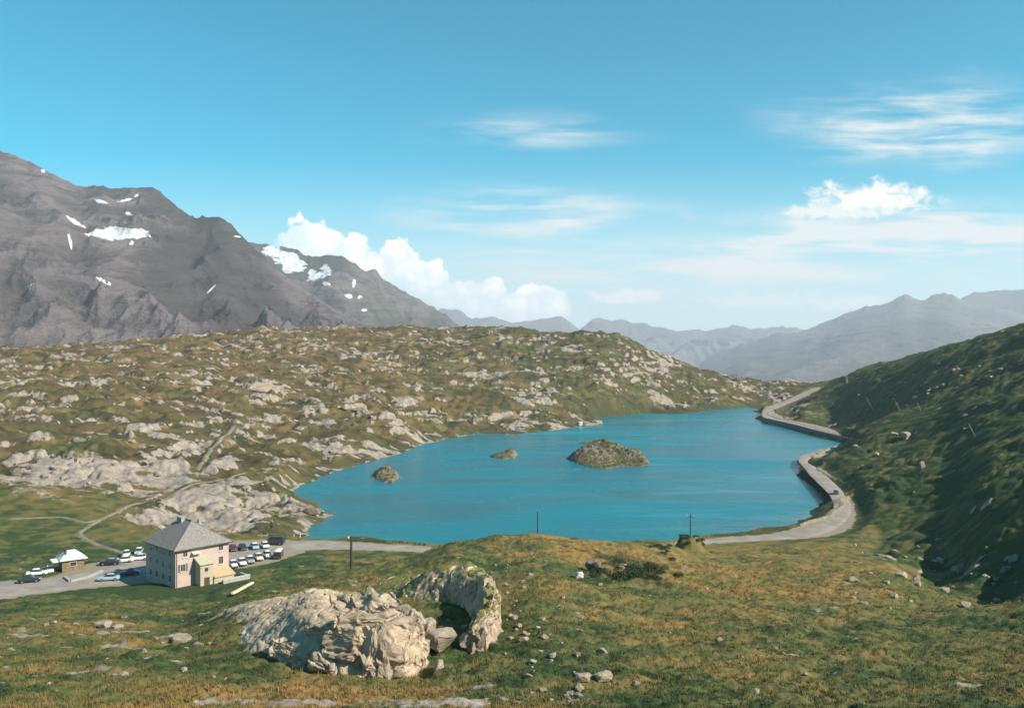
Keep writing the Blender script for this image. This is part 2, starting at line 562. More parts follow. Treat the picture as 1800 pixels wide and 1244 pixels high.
# footpaths as (px,row) to be draped; the land is smoothed under them
PATHS_PX = [[(262, 985), (215, 972), (178, 962), (150, 948), (138, 938), (150, 928), (190, 908), (235, 888), (290, 868), (335, 852), (385, 842), (430, 830)],
            [(20, 912), (70, 910), (112, 910), (150, 919), (175, 914)],
            [(345, 815), (370, 795), (392, 778), (405, 762), (414, 748)]]
PATHS = []


def land(x, y, detail=True, parts=False):
    x = np.asarray(x, float)
    y = np.asarray(y, float)
    z = base_z(x, y)
    th = np.arctan2(x, y)
    d = np.maximum(np.hypot(x, y) * np.cos(np.clip(th, -0.7, 0.7)), 0.5)
    px = CX + F * np.tan(np.clip(th, -0.75, 0.75))
    near = (d > 130) & (d < 1000) & (np.abs(th) < 0.75)
    sd = np.full(x.shape, 200.0)
    rdist = np.full(x.shape, 300.0)
    rz = np.zeros(x.shape)
    if near.any():
        sd[near] = lake_sd(x[near], y[near])
        rdist[near], rz[near] = line_dist(x[near], y[near], R_C, R_W)
    pdist = np.full(x.shape, 300.0)
    for P in PATHS:
        m = (d > 190) & (d < 420) & (th < -0.15)
        if m.any():
            q, _ = line_dist(x[m], y[m], P)
            pdist[m] = np.minimum(pdist[m], q)
    # mound carrying the pole
    rm = np.hypot((x - MOUND[0]) / 3.4, (y - MOUND[1]) / 3.2)
    z = z + 2.6 * (1 - sstep(rm, 0.55, 1.15)) * (1 + 0.25 * perlin(x / 1.5, y / 1.5, 77))
    # weights of the three kinds of ground
    right = sstep(px, 1395, 1470) * sstep(d, 195, 235)
    right = np.maximum(right, sstep(px, 1500, 1560) * sstep(d, 165, 195))
    right = np.maximum(right, sstep(px, 1600, 1700) * sstep(d, 130, 155))
    plat = np.maximum(sstep(d, 215, 300), 0.85 * sstep(d, 208, 236) * sstep(px, 120, 260)) * (1 - right)
    fore = (1 - sstep(d, 195, 225)) * (1 - right)
    far = 1 - sstep(d, 1500, 2500)
    wx = x + 6 * perlin(x / 40, y / 40, 5)
    wy = y + 6 * perlin(x / 40, y / 40, 6)
    # plateau: ice worn knobs
    b1 = billow(wx / 46, wy / 40, 21, 2, 0.45)
    b2 = billow(wx / 19, wy / 15, 31, 2, 0.5)
    b3 = billow(wx / 7.0, wy / 5.5, 41, 2, 0.5)
    b4 = billow(wx / 2.6, wy / 2.2, 46, 1, 0.5)
    hp = 8.0 * (b1 - 0.30) + 4.6 * (b2 - 0.27) + 1.7 * (b3 - 0.27) + 0.5 * (b4 - 0.3)
    # ice scraped ledges stepping up the plateau
    zl0 = z + hp
    lw = sstep(fbm(wx / 42, wy / 34, 201, 3), -0.15, 0.25)
    lt_ = zl0 / 4.2 + 0.9 * fbm(wx / 26, wy / 26, 202, 3) + 0.25 * fbm(wx / 6, wy / 6, 203, 3)
    lf = lt_ - np.floor(lt_)
    hp = hp + lw * 2.9 * (sstep(lf, 0.55, 0.92) - lf)
    ledge = lw * sstep(lf, 0.50, 0.62) * (1 - sstep(lf, 0.90, 1.0)) * sstep(fbm(wx / 12, wy / 12, 204, 3), -0.22, 0.12)
    # right slope: smoother heath with bulges
    r1 = fbm(wx / 34, wy / 44, 51, 3, 0.5)
    r2 = billow(wx / 11, wy / 13, 61, 2, 0.5)
    hr = 3.4 * r1 + 2.8 * (r2 - 0.27) + 0.5 * (b4 - 0.3) + 0.7 * (b3 - 0.27)
    # foreground: hummocks
    f1 = fbm(x / 14, y / 14, 71, 3, 0.5)
    f2 = billow(x / 3.6, y / 3.0, 81, 2, 0.5)
    f3 = billow(x / 1.15, y / 1.0, 91, 2, 0.5)
    hf = 1.0 * f1 * sstep(d, 58, 90) + 0.85 * (f2 - 0.27) + 0.28 * (f3 - 0.27)
    # rock cropping out: stretched, patchy
    dens = (0.55 * blob(x, y, *gp(150, 850, 8)[:2], 48, 32) + 0.40 * blob(x, y, *gp(290, 840, 7)[:2], 20, 18)
            + 0.34 * blob(x, y, *gp(650, 785, 5)[:2], 30, 45, 0.6) + 0.16 * blob(x, y, *gp(940, 715, 9)[:2], 40, 50)
            + 0.12 * blob(x, y, *gp(430, 905, 4)[:2], 30, 12) + 0.12 * blob(x, y, *gp(1190, 700, 9)[:2], 30, 30)
            + 0.10 * blob(x, y, *gp(420, 760, 15)[:2], 60, 60) + 0.13 * blob(x, y, *gp(410, 925, 3)[:2], 26, 14))
    fr = fbm(wx / 52, wy / 40, 101, 3)
    q1 = fbm(wx / 16 + 0.35 * wy / 13, wy / 7.5, 111, 5, 0.58)
    rock_p = np.maximum(sstep(q1 + 0.75 * fr + 0.85 * dens + 0.4 * (b2 - 0.27) + 0.3 * (b3 - 0.27), 0.22, 0.46), 0.75 * ledge)
    q2 = fbm(wx / 9, wy / 6, 121, 4, 0.6)
    gul = blob(x, y, *dp(1640, 1010, 172)[:2], 22, 26, -0.4)
    rock_r = sstep(q2 + 0.22 * fr + 0.24 * gul + 0.3 * (r2 - 0.27), 0.42, 0.56)
    q3 = fbm(x / 4.5, y / 3.2, 131, 4, 0.6)
    left_fg = blob(x, y, *dp(150, 1120, 92)[:2], 24, 22)
    rock_f = sstep(q3 + 0.22 * left_fg, 0.38, 0.52)
    rock_f = np.maximum(rock_f, sstep(q3 + 0.55 * blob(x, y, *dp(640, 1240, 61)[:2], 14, 2.2), 0.42, 0.55))
    flat = sstep(rdist, 0.8, 9.0)
    shore = sstep(sd, 0.0, 16.0)
    mound_n = 1.0
    hs = np.hypot(x - HOUSE[0], y - HOUSE[1])
    house = sstep(hs, 9, 17)
    pw = sstep(pdist, 1.0, 4.0)
    k = flat * shore * (0.25 + 0.75 * pw) * house
    if detail:
        z = z + k * far * plat * 5.0 * fbm(x / 85, y / 70, 211, 2) * sstep(sd, 5, 50) * (1 - 0.6 * sstep(d, 700, 850))
        z = z + k * far * (plat * hp + right * hr + fore * hf)
        z = z + k * far * (plat * 0.8 * rock_p + right * 0.7 * rock_r + fore * 0.12 * rock_f)
    # road bed
    rt = sstep(rdist, 0.3, 6.5)
    z = np.where(rdist < 290, (rz - 0.02) * (1 - rt) + z * rt, z)
    # pad of the house
    z = 3.75 * (1 - house) * (1 - (1 - rt)) + z * (1 - (1 - house) * rt)
    # lake basin
    up = np.minimum(np.maximum(sd, 0) * 0.20, 0.5)
    lt = sstep(sd, 0.0, 9.0)
    zl = np.maximum(z, 0.35) * lt + up
    near_l = sd < 9.0
    z = np.where(sd < 0, np.maximum(sd * 0.35, -4.0), np.where(near_l, np.minimum(zl, np.maximum(z, 0.3) + 0.5), z))
    if not parts:
        return z
    rock = (plat * rock_p + right * rock_r + fore * rock_f) * far * sstep(rdist, 0.5, 4.0) * (0.3 + 0.7 * pw)
    bank = (1 - sstep(sd, 0.2, 2.2)) * sstep(perlin(x / 5.0, y / 5.0, 140), -0.2, 0.3) * (1 - sstep(px, 1330, 1390) * (1 - sstep(d, 600, 700)))
    rock = np.maximum(rock, bank * 0.8)
    # how parched the turf is: 0 green .. 1 straw
    dry = 0.43 + 0.55 * fbm(x / 26, y / 22, 151, 3) + 0.70 * fbm(x / 6, y / 3.4, 152, 4)
    dry = dry + 0.14 * sstep(d, 110, 150) * fore * sstep(px, 700, 900) * (1 - sstep(px, 1450, 1600))
    dry = dry + 0.20 * blob(px, d, 1230, 128, 210, 24) - 0.16 * blob(px, d, 900, 78, 220, 14) + 0.22 * blob(px, d, 420, 64, 480, 6)
    dry = dry - 0.30 * fore * sstep(d, 118, 150) * (1 - sstep(px, 560, 760)) - 0.22 * right
    dry = dry + 0.06 * plat + 0.26 * plat * sstep(d, 380, 600) * (1 - sstep(px, 500, 1000)) - 0.12 * plat * sstep(px, 800, 1100)
    dry = dry - 0.2 * (1 - sstep(sd, 2, 14)) * plat - 0.25 * (1 - sstep(rm, 0.9, 1.8))
    heath = right * 0.42 + 0.8 * plat * sstep(fbm(wx / 13, wy / 9, 161, 4), -0.08, 0.22)
    heath = np.maximum(heath, fore * 0.7 * sstep(fbm(x / 7, y / 3.2, 162, 4) + 0.4 * blob(px, d, 1110, 133, 60, 8), 0.18, 0.42))
    heath = np.maximum(heath, 0.9 * sstep(blob(px, d, 1112, 131, 75, 9) + 0.3 * perlin(x / 2, y / 2, 163), 0.35, 0.6))
    soil_k = 1 - sstep(px, 1300, 1340) * (1 - sstep(sd, 4.0, 9.0))
    heath = np.maximum(heath, sstep(px, 1330, 1390) * (d < 460) * (1 - sstep(sd, 2.5, 6.0)) * (d > 200))
    soil = (1 - sstep(rdist + 0.8 * perlin(x / 2.0, y / 2.0, 171), 0.0, 1.3)) + (1 - sstep(pdist, 0.6, 1.8)) * 0.6
    soil = soil * soil_k
    global last_moor
    last_moor = np.clip(plat * (0.62 + 0.9 * fbm(wx / 30, wy / 24, 181, 3)) + 0.15 * plat * (1 - sstep(px, 500, 1000)), 0, 1)
    return z, rock, np.clip(dry, 0, 1), np.clip(heath, 0, 1), np.clip(soil, 0, 1)


def pick(px, py, d0=55.0, d1=1050.0):
    """where the line of sight through a place of the photograph meets the land"""
    d = np.geomspace(d0, d1, 1500)
    x = (px - CX) / F * d
    zr = CAMZ - (py - HY) / F * d
    zl = np.maximum(land(x, d), 0.0)
    hit = np.nonzero(zr <= zl)[0]
    i = hit[0] if len(hit) else int(np.argmin(zr - zl))
    return np.array([x[i], d[i], float(zl[i])])


def zat(x, y):
    return float(land(np.array([x]), np.array([y]))[0])


for P in PATHS_PX:
    pts = [pick(a, b, 195) for a, b in P]
    PATHS.append(subdivide_line(pts, 2.0))


# ------------------------------------------------------------------ materials
def mat(name):
    m = bpy.data.materials.new(name)
    m.use_nodes = True
    m.node_tree.nodes.clear()
    N = NT(m.node_tree)
    b = N.n('ShaderNodeBsdfPrincipled')
    o = N.n('ShaderNodeOutputMaterial')
    N.l.new(b.outputs[0], o.inputs[0])
    b.inputs['Specular IOR Level'].default_value = 0.25
    return m, N, b


def bump(N, b, h, strength, dist):
    nd = N.n('ShaderNodeBump')
    nd.inputs['Strength'].default_value = strength
    nd.inputs['Distance'].default_value = dist
    N.put(nd.inputs['Height'], h)
    N.l.new(nd.outputs[0], b.inputs['Normal'])


def plain(name, c, rough=0.7, var=0.15, scale=3.0, spec=0.25, metal=0.0, bmp=0.0):
    m, N, b = mat(name)
    g = N.n('ShaderNodeTexCoord').outputs['Object']
    n = N.noise(g, scale, 5.0, 0.6)
    N.put(b.inputs['Base Color'], N.mix(N.sm(n, 0.3, 0.7), tuple(v * (1 - var) for v in c), tuple(min(1, v * (1 + var)) for v in c)))
    b.inputs['Roughness'].default_value = rough
    b.inputs['Metallic'].default_value = metal
    b.inputs['Specular IOR Level'].default_value = spec
    if bmp:
        bump(N, b, n, 0.6, bmp)
    return m


def turf_color(N, P, dry):
    a = N.noise(P, 0.55, 5.0, 0.62)
    c = N.noise(P, 2.7, 4.0, 0.65)
    f = N.m('ADD', dry, N.m('ADD', N.m('MULTIPLY', N.m('SUBTRACT', a, 0.5), 0.75), N.m('MULTIPLY', N.m('SUBTRACT', c, 0.5), 0.55)))
    col1 = N.mix(N.sm(f, 0.10, 0.48), (0.040, 0.066, 0.025), (0.125, 0.118, 0.042))
    col2 = N.mix(N.sm(f, 0.42, 0.92), col1, (0.255, 0.156, 0.056))
    return col2


def rock_color(N, P, s=1.0):
    a = N.noise(P, 0.45 * s, 6.0, 0.62, 0.3)
    c = N.noise(N.scalevec(P, (1.0, 1.0, 2.6)), 2.2 * s, 6.0, 0.7)
    lich = N.noise(P, 6.0 * s, 5.0, 0.7)
    r = N.mix(N.sm(a, 0.32, 0.68), (0.20, 0.168, 0.145), (0.36, 0.300, 0.248))
    r = N.mix(N.m('MULTIPLY', N.sm(c, 0.52, 0.74), 0.7), r, (0.095, 0.088, 0.080))
    r = N.mix(N.m('MULTIPLY', N.sm(lich, 0.56, 0.68), 0.55), r, (0.21, 0.195, 0.14))
    return r, N.m('ADD', c, N.m('MULTIPLY', lich, 0.4))


def make_terrain_mat():
    m, N, b = mat("alpine_ground")
    P = N.n('ShaderNodeNewGeometry').outputs['Position']
    at = lambda s: N.n('ShaderNodeAttribute', attribute_name=s).outputs['Fac']
    dry, rock, heath, soil = at('dry'), at('rock'), at('heath'), at('soil')
    turf = turf_color(N, P, dry)
    h1 = N.noise(P, 0.9, 5.0, 0.65)
    heathc = N.mix(N.sm(h1, 0.35, 0.7), (0.014, 0.032, 0.016), (0.046, 0.064, 0.026))
    cl = N.noise(P, 1.6, 4.0, 0.6)
    turf = N.mix(N.m('MULTIPLY', N.sm(N.m('ADD', heath, N.m('MULTIPLY', N.m('SUBTRACT', cl, 0.5), 0.9)), 0.25, 0.75), 0.85), turf, heathc)
    turf = N.mix(N.m('MULTIPLY', at('moor'), 0.76), turf, N.mix(N.noise(P, 0.35, 6.0, 0.7), (0.028, 0.030, 0.019), (0.118, 0.074, 0.039)))
    # bare earth between tufts
    e = N.noise(P, 1.15, 6.0, 0.7)
    turf = N.mix(N.m('MULTIPLY', N.sm(e, 0.60, 0.74), 0.55), turf, (0.085, 0.062, 0.036))
    rc, rh = rock_color(N, P)
    rn = N.m('ADD', N.m('MULTIPLY', N.noise(P, 0.8, 6.0, 0.68), 0.55), N.m('MULTIPLY', N.noise(N.scalevec(P, (0.7, 1.0, 1.3)), 0.28, 6.0, 0.72, 0.6), 0.45))
    rf = N.sm(N.m('ADD', rock, N.m('MULTIPLY', N.m('SUBTRACT', rn, 0.5), 2.2)), 0.40, 0.60)
    c = N.mix(rf, turf, rc)
    sn = N.noise(P, 1.5, 5.0, 0.65)
    sf = N.sm(N.m('ADD', soil, N.m('MULTIPLY', N.m('SUBTRACT', sn, 0.5), 0.8)), 0.45, 0.75)
    c = N.mix(sf, c, N.mix(sn, (0.21, 0.175, 0.12), (0.32, 0.28, 0.21)))
    N.put(b.inputs['Base Color'], c)
    b.inputs['Roughness'].default_value = 0.95
    b.inputs['Specular IOR Level'].default_value = 0.1
    fine = N.m('ADD', N.m('MULTIPLY', N.noise(P, 5.0, 4.0, 0.7), 0.5), N.m('MULTIPLY', rh, 0.6))
    bump(N, b, fine, 0.9, 0.22)
    return m


def make_rock_mat(name, s=1.0, moss=0.0, tint=1.0):
    m, N, b = mat(name)
    ge = N.n('ShaderNodeNewGeometry')
    P = ge.outputs['Position']
    rc, rh = rock_color(N, P, s)
    if moss:
        sp = N.n('ShaderNodeSeparateXYZ')
        N.put(sp.inputs[0], ge.outputs['Normal'])
        g = N.noise(P, 0.55, 6.0, 0.65)
        f = N.sm(N.m('ADD', N.m('MULTIPLY', sp.outputs[2], 0.8), N.m('MULTIPLY', N.m('SUBTRACT', g, 0.5), 1.6)), 1.05 - moss, 1.30 - moss)
        dryn = N.m('MULTIPLY', N.noise(P, 0.25, 3.0, 0.5), 0.75)
        rc = N.mix(f, rc, turf_color(N, P, dryn))
    rc = N.mix(1.0, rc, tint if isinstance(tint, tuple) else (tint, tint, tint), 'MULTIPLY')
    N.put(b.inputs['Base Color'], rc)
    b.inputs['Roughness'].default_value = 0.92
    b.inputs['Specular IOR Level'].default_value = 0.15
    bump(N, b, rh, 0.9, 0.14 / s)
    return m


M_LAND = make_terrain_mat()
M_ROCK = make_rock_mat("gneiss", 1.0, 0.0, (1.2, 1.15, 1.05))
M_CRAG = make_rock_mat("gneiss_with_turf", 1.0, 0.62, (1.5, 1.38, 1.18))
M_ISLE = make_rock_mat("mossy_gneiss", 0.7, 0.50, (0.66, 0.64, 0.60))
M_DARKROCK = make_rock_mat("weathered_gneiss", 1.2, 0.35, 0.6)


def make_water():
    m, N, b = mat("lake_water")
    P = N.n('ShaderNodeNewGeometry').outputs['Position']
    big = N.noise(N.scalevec(P, (0.35, 1.0, 1.0)), 0.030, 4.0, 0.55, 0.6)
    c = N.mix(N.sm(big, 0.30, 0.72), (0.001, 0.108, 0.140), (0.003, 0.170, 0.215))
    stn = N.noise(N.scalevec(P, (0.22, 1.5, 1.0)), 0.055, 5.0, 0.62, 0.5)
    sxp = N.n('ShaderNodeSeparateXYZ')
    N.put(sxp.inputs[0], P)
    wind_sheen = N.m('MULTIPLY', N.sm(stn, 0.50, 0.68), N.sm(N.m('ADD', sxp.outputs[0], N.m('MULTIPLY', sxp.outputs[1], 0.12)), 20.0, 110.0))
    c = N.mix(N.m('MULTIPLY', wind_sheen, 0.75), c, (0.030, 0.240, 0.290))  # pale wind streaks: sky reflection put into the water colour
    sh = N.n('ShaderNodeAttribute', attribute_name='shallow').outputs['Fac']
    c = N.mix(N.m('MULTIPLY', sh, 0.6), c, (0.045, 0.150, 0.130))
    N.put(b.inputs['Base Color'], c)
    N.put(b.inputs['Roughness'], N.m('ADD', 0.16, N.m('MULTIPLY', N.sm(big, 0.35, 0.7), 0.22)))
    b.inputs['IOR'].default_value = 1.33
    b.inputs['Specular IOR Level'].default_value = 0.40
    w1 = N.noise(N.scalevec(P, (1.0, 1.5, 1.0)), 0.9, 4.0, 0.6, 0.4)
    w2 = N.noise(N.scalevec(P, (1.0, 1.9, 1.0)), 0.20, 3.0, 0.6, 0.3)
    bump(N, b, N.m('ADD', w1, N.m('MULTIPLY', w2, 2.0)), 0.55, 0.35)
    return m


M_WATER = make_water()


def make_road_mat(name, c0, c1):
    m, N, b = mat(name)
    P = N.n('ShaderNodeNewGeometry').outputs['Position']
    a = N.noise(P, 0.25, 5.0, 0.6)
    f = N.noise(P, 5.0, 4.0, 0.7)
    c = N.mix(N.sm(a, 0.3, 0.7), c0, c1)
    c = N.mix(N.m('MULTIPLY', f, 0.35), c, tuple(v * 0.6 for v in c0))
    N.put(b.inputs['Base Color'], c)
    b.inputs['Roughness'].default_value = 0.9
    bump(N, b, f, 0.3, 0.03)
    return m


M_ROAD = make_road_mat("dusty_asphalt", (0.24, 0.205, 0.18), (0.36, 0.31, 0.265))
M_TRACK = make_road_mat("trodden_gravel", (0.17, 0.145, 0.10), (0.30, 0.255, 0.20))


def make_mountain_mat(name, grass, rockc):
    m, N, b = mat(name)
    ge = N.n('ShaderNodeNewGeometry')
    P = ge.outputs['Position']
    at = lambda s: N.n('ShaderNodeAttribute', attribute_name=s).outputs['Fac']
    a = N.noise(P, 0.0045, 7.0, 0.65, 0.5)
    s = N.noise(N.scalevec(P, (0.5, 0.5, 3.0)), 0.011, 6.0, 0.68, 0.8)
    f = N.noise(P, 0.03, 6.0, 0.7)
    c = N.mix(N.sm(N.m('ADD', N.m('MULTIPLY', a, 0.6), N.m('ADD', N.m('MULTIPLY', at('crag'), 0.5), N.m('MULTIPLY', f, 0.3))), 0.45, 0.80), grass, rockc)
    c = N.mix(N.m('MULTIPLY', N.sm(s, 0.48, 0.62), 0.7), c, tuple(v * 0.42 for v in rockc))
    f2 = N.noise(P, 0.011, 5.0, 0.65, 0.6)
    sn = N.sm(N.m('ADD', at('snow'), N.m('ADD', N.m('MULTIPLY', N.m('SUBTRACT', f, 0.5), 1.1), N.m('MULTIPLY', N.m('SUBTRACT', f2, 0.5), 1.5))), 0.42, 0.52)
    c = N.mix(sn, c, (0.66, 0.68, 0.70))
    N.put(b.inputs['Base Color'], c)
    b.inputs['Roughness'].default_value = 0.95
    b.inputs['Specular IOR Level'].default_value = 0.05
    bump(N, b, N.m('ADD', s, N.m('MULTIPLY', f, 0.5)), 0.9, 34.0)
    return m


# ------------------------------------------------------------------ mesh helpers
def mesh_obj(name, verts, faces, material, parent=None, smooth=True):
    me = bpy.data.meshes.new(name)
    me.from_pydata([tuple(map(float, v)) for v in verts], [], [tuple(map(int, f)) for f in faces])
    me.update()
    if smooth:
        me.polygons.foreach_set('use_smooth', [True] * len(me.polygons))
    if material is not None:
        me.materials.append(material)
    o = bpy.data.objects.new(name, me)
    col.objects.link(o)
    if parent is not None:
        o.parent = parent
    return o


def grid_mesh(name, X, Y, Z, material, wrap=False, keep=None, smooth=True):
    """sheet from 2-D arrays (rows, cols)"""
    r, c = X.shape
    idx = np.arange(r * c).reshape(r, c)
    if wrap:
        nx = np.roll(idx, -1, axis=1)
        q = np.stack([idx[:-1], nx[:-1], nx[1:], idx[1:]], axis=-1).reshape(-1, 4)
    else:
        q = np.stack([idx[:-1, :-1], idx[:-1, 1:], idx[1:, 1:], idx[1:, :-1]], axis=-1).reshape(-1, 4)
    if keep is not None:
        q = q[keep[q].all(axis=1)]
    co = np.stack([X, Y, Z], axis=-1).reshape(-1, 3)
    if keep is not None:
        used = np.unique(q)
        remap = np.full(r * c, -1)
        remap[used] = np.arange(len(used))
        q = remap[q]
        co = co[used]
    else:
        used = None
    me = bpy.data.meshes.new(name)
    me.vertices.add(len(co))
    me.vertices.foreach_set('co', co.astype(np.float32).ravel())
    me.loops.add(q.size)
    me.loops.foreach_set('vertex_index', q.astype(np.int32).ravel())
    me.polygons.add(len(q))
    me.polygons.foreach_set('loop_start', np.arange(0, q.size, 4, dtype=np.int32))
    me.polygons.foreach_set('loop_total', np.full(len(q), 4, dtype=np.int32))
    me.update(calc_edges=True)
    me.validate()
    me.polygons.foreach_set('use_smooth', np.full(len(me.polygons), smooth))
    me.materials.append(material)
    o = bpy.data.objects.new(name, me)
    col.objects.link(o)
    return o, used


def attr(o, name, vals):
    a = o.data.attributes.new(name, 'FLOAT', 'POINT')
    a.data.foreach_set('value', np.asarray(vals, np.float32).ravel())


def tag(o, label=None, cat=None, group=None, kind=None):
    if label:
        o['label'] = label
    if cat:
        o['category'] = cat
    if group:
        o['group'] = group
    if kind:
        o['kind'] = kind
    return o


def empty(name, loc, rz=0.0):
    e = bpy.data.objects.new(name, None)
    e.empty_display_size = 0.5
    e.location = tuple(map(float, loc))
    e.rotation_euler = (0, 0, rz)
    col.objects.link(e)
    return e


class MB:
    def __init__(self):
        self.v = []
        self.f = []

    def box(self, x0, x1, y0, y1, z0, z1):
        n = len(self.v)
        self.v += [(x0, y0, z0), (x1, y0, z0), (x1, y1, z0), (x0, y1, z0), (x0, y0, z1), (x1, y0, z1), (x1, y1, z1), (x0, y1, z1)]
        self.f += [tuple(n + i for i in q) for q in ((0, 3, 2, 1), (4, 5, 6, 7), (0, 1, 5, 4), (1, 2, 6, 5), (2, 3, 7, 6), (3, 0, 4, 7))]
        return self

    def poly(self, pts):
        n = len(self.v)
        self.v += [tuple(p) for p in pts]
        self.f.append(tuple(range(n, n + len(pts))))
        return self

    def tube(self, a, b, r0, r1=None, n=8):
        a = Vector(a)
        b = Vector(b)
        r1 = r0 if r1 is None else r1
        q = (b - a).to_track_quat('Z', 'Y')
        k = len(self.v)
        for p, r in ((a, r0), (b, r1)):
            for i in range(n):
                t = 2 * math.pi * i / n
                self.v.append(tuple(p + q @ Vector((r * math.cos(t), r * math.sin(t), 0))))
        for i in range(n):
            j = (i + 1) % n
            self.f.append((k + i, k + j, k + n + j, k + n + i))
        self.f.append(tuple(k + i for i in range(n - 1, -1, -1)))
        self.f.append(tuple(k + n + i for i in range(n)))
        return self

    def hexa(self, lo, hi):
        """bottom quad lo, top quad hi (lists of 4 points, same order)"""
        n = len(self.v)
        self.v += [tuple(p) for p in lo] + [tuple(p) for p in hi]
        self.f += [tuple(n + i for i in q) for q in ((0, 3, 2, 1), (4, 5, 6, 7), (0, 1, 5, 4), (1, 2, 6, 5), (2, 3, 7, 6), (3, 0, 4, 7))]
        return self

    def build(self, name, material, parent=None, smooth=False, bevel=0.0):
        o = mesh_obj(name, self.v, self.f, material, parent, smooth)
        bm = bmesh.new()
        bm.from_mesh(o.data)
        bmesh.ops.recalc_face_normals(bm, faces=bm.faces)
        if bevel:
            bmesh.ops.bevel(bm, geom=[e for e in bm.edges], offset=bevel, segments=2, affect='EDGES', profile=0.6)
        bm.to_mesh(o.data)
        bm.free()
        if bevel:
            o.data.polygons.foreach_set('use_smooth', [True] * len(o.data.polygons))
        return o


def copy_tree(o, parent=None):
    c = o.copy()
    col.objects.link(c)
    if parent is not None:
        c.parent = parent
    for ch in list(o.children):
        copy_tree(ch, c)
    return c


# ------------------------------------------------------------------ the land
fine = np.arange(-33.5, 33.5001, 0.064)
coarse = np.concatenate([np.linspace(34, 180, 60)[:-1], np.linspace(-180, -34, 60)])
ths = np.radians(np.concatenate([fine, coarse]))
rs = np.concatenate([np.geomspace(0.9, 54, 46)[:-1], np.geomspace(54, 1120, 930)[:-1], np.geomspace(1120, 15500, 60)])
TT, RR = np.meshgrid(ths, rs)
GX = RR * np.sin(TT)
GY = RR * np.cos(TT)
GZ, g_rock, g_dry, g_heath, g_soil = land(GX.ravel(), GY.ravel(), parts=True)
g_moor = last_moor
# steep faces lose their turf
Zg = GZ.reshape(GX.shape)
dzr = np.gradient(Zg, axis=0) / np.gradient(RR, axis=0)
dzt = np.gradient(Zg, axis=1) / (RR * np.maximum(np.abs(np.gradient(TT, axis=1)), 1e-5))
slope = np.hypot(dzr, dzt)
steep = sstep(slope, 0.7, 1.25).ravel() * (RR.ravel() > 58) * (RR.ravel() < 1100)
sd_g = np.full(len(steep), 99.0)
_m = (GY.ravel() > 200) & (GY.ravel() < 800) & (np.abs(GX.ravel()) < 260)
sd_g[_m] = lake_sd(GX.ravel()[_m], GY.ravel()[_m])
steep = steep * sstep(sd_g, 8, 16)
g_rock = g_rock * np.where(GX.ravel() > 60, sstep(sd_g, 3, 14), 1.0)
g_rock = np.clip(g_rock + 0.40 * steep * (RR.ravel() > 200) * (CX + F * np.tan(np.clip(TT.ravel(), -0.7, 0.7)) < 1400), 0, 1)
land_o, _ = grid_mesh("ground", GX, GY, Zg, M_LAND, wrap=True)
attr(land_o, 'rock', g_rock)
attr(land_o, 'dry', g_dry)
attr(land_o, 'heath', g_heath)
attr(land_o, 'soil', g_soil)
attr(land_o, 'moor', g_moor)
tag(land_o, 'rolling alpine ground of turf and bare rock round the lake', kind='structure')

# lake
lx = np.arange(-110, 200, 2.5)
ly = np.arange(205, 770, 2.5)
LX, LY = np.meshgrid(lx, ly)
sdl = lake_sd(LX.ravel(), LY.ravel())
water, w_used = grid_mesh("lake_water", LX, LY, np.zeros_like(LX), M_WATER, keep=(sdl < 6.0))
attr(water, 'shallow', np.clip(1 + sdl[w_used] / 7.0, 0, 1) ** 2)
tag(water, 'turquoise mountain lake ruffled by wind', kind='structure')

# roads and paths


def ribbon(name, A, B, material, lift):
    n = len(A)
    ts = np.linspace(0, 1, 7)
    X = np.array([A[:, 0] * (1 - t) + B[:, 0] * t for t in ts]).T
    Y = np.array([A[:, 1] * (1 - t) + B[:, 1] * t for t in ts]).T
    Z = np.array([A[:, 2] * (1 - t) + B[:, 2] * t for t in ts]).T + lift
    Z[:, 0] -= 0.18
    Z[:, -1] -= 0.18
    o, _ = grid_mesh(name, X, Y, Z, material)
    return o


RA, RB = R_A.copy(), R_B.copy()
wob = 0.35 * perlin(np.arange(len(RA)) / 3.1, np.zeros(len(RA)) + 0.3, 9)
nrm = (RB - RA)
nrm[:, 2] = 0
nrm /= np.linalg.norm(nrm, axis=1)[:, None]
RA -= nrm * wob[:, None]
road = ribbon("road", RA, RB, M_ROAD, 0.10)
tag(road, 'pale pass road from the car park round the lake shore', kind='structure')
for i, P in enumerate(PATHS):
    dpt = np.gradient(P[:, :2], axis=0)
    dpt /= np.linalg.norm(dpt, axis=1)[:, None]
    nn = np.stack([-dpt[:, 1], dpt[:, 0]], axis=1)
    w = (0.62, 0.36, 1.0)[i] * (0.85 + 0.3 * perlin(np.arange(len(P)) / 4.0, np.zeros(len(P)) + i + 0.4, 19))
    ts = np.linspace(-1, 1, 5)
    X = np.array([P[:, 0] + nn[:, 0] * w * t for t in ts]).T
    Y = np.array([P[:, 1] + nn[:, 1] * w * t for t in ts]).T
    Z = land(X.ravel(), Y.ravel()).reshape(X.shape) + 0.16
    Z[:, 0] -= 0.2
    Z[:, -1] -= 0.2
    o, _ = grid_mesh("footpath", X, Y, Z, M_TRACK)
    tag(o, ('pale footpath climbing from the car park over the plateau', 'thin footpath at the left edge of the meadow', 'steep stony track up the plateau')[i], kind='structure')


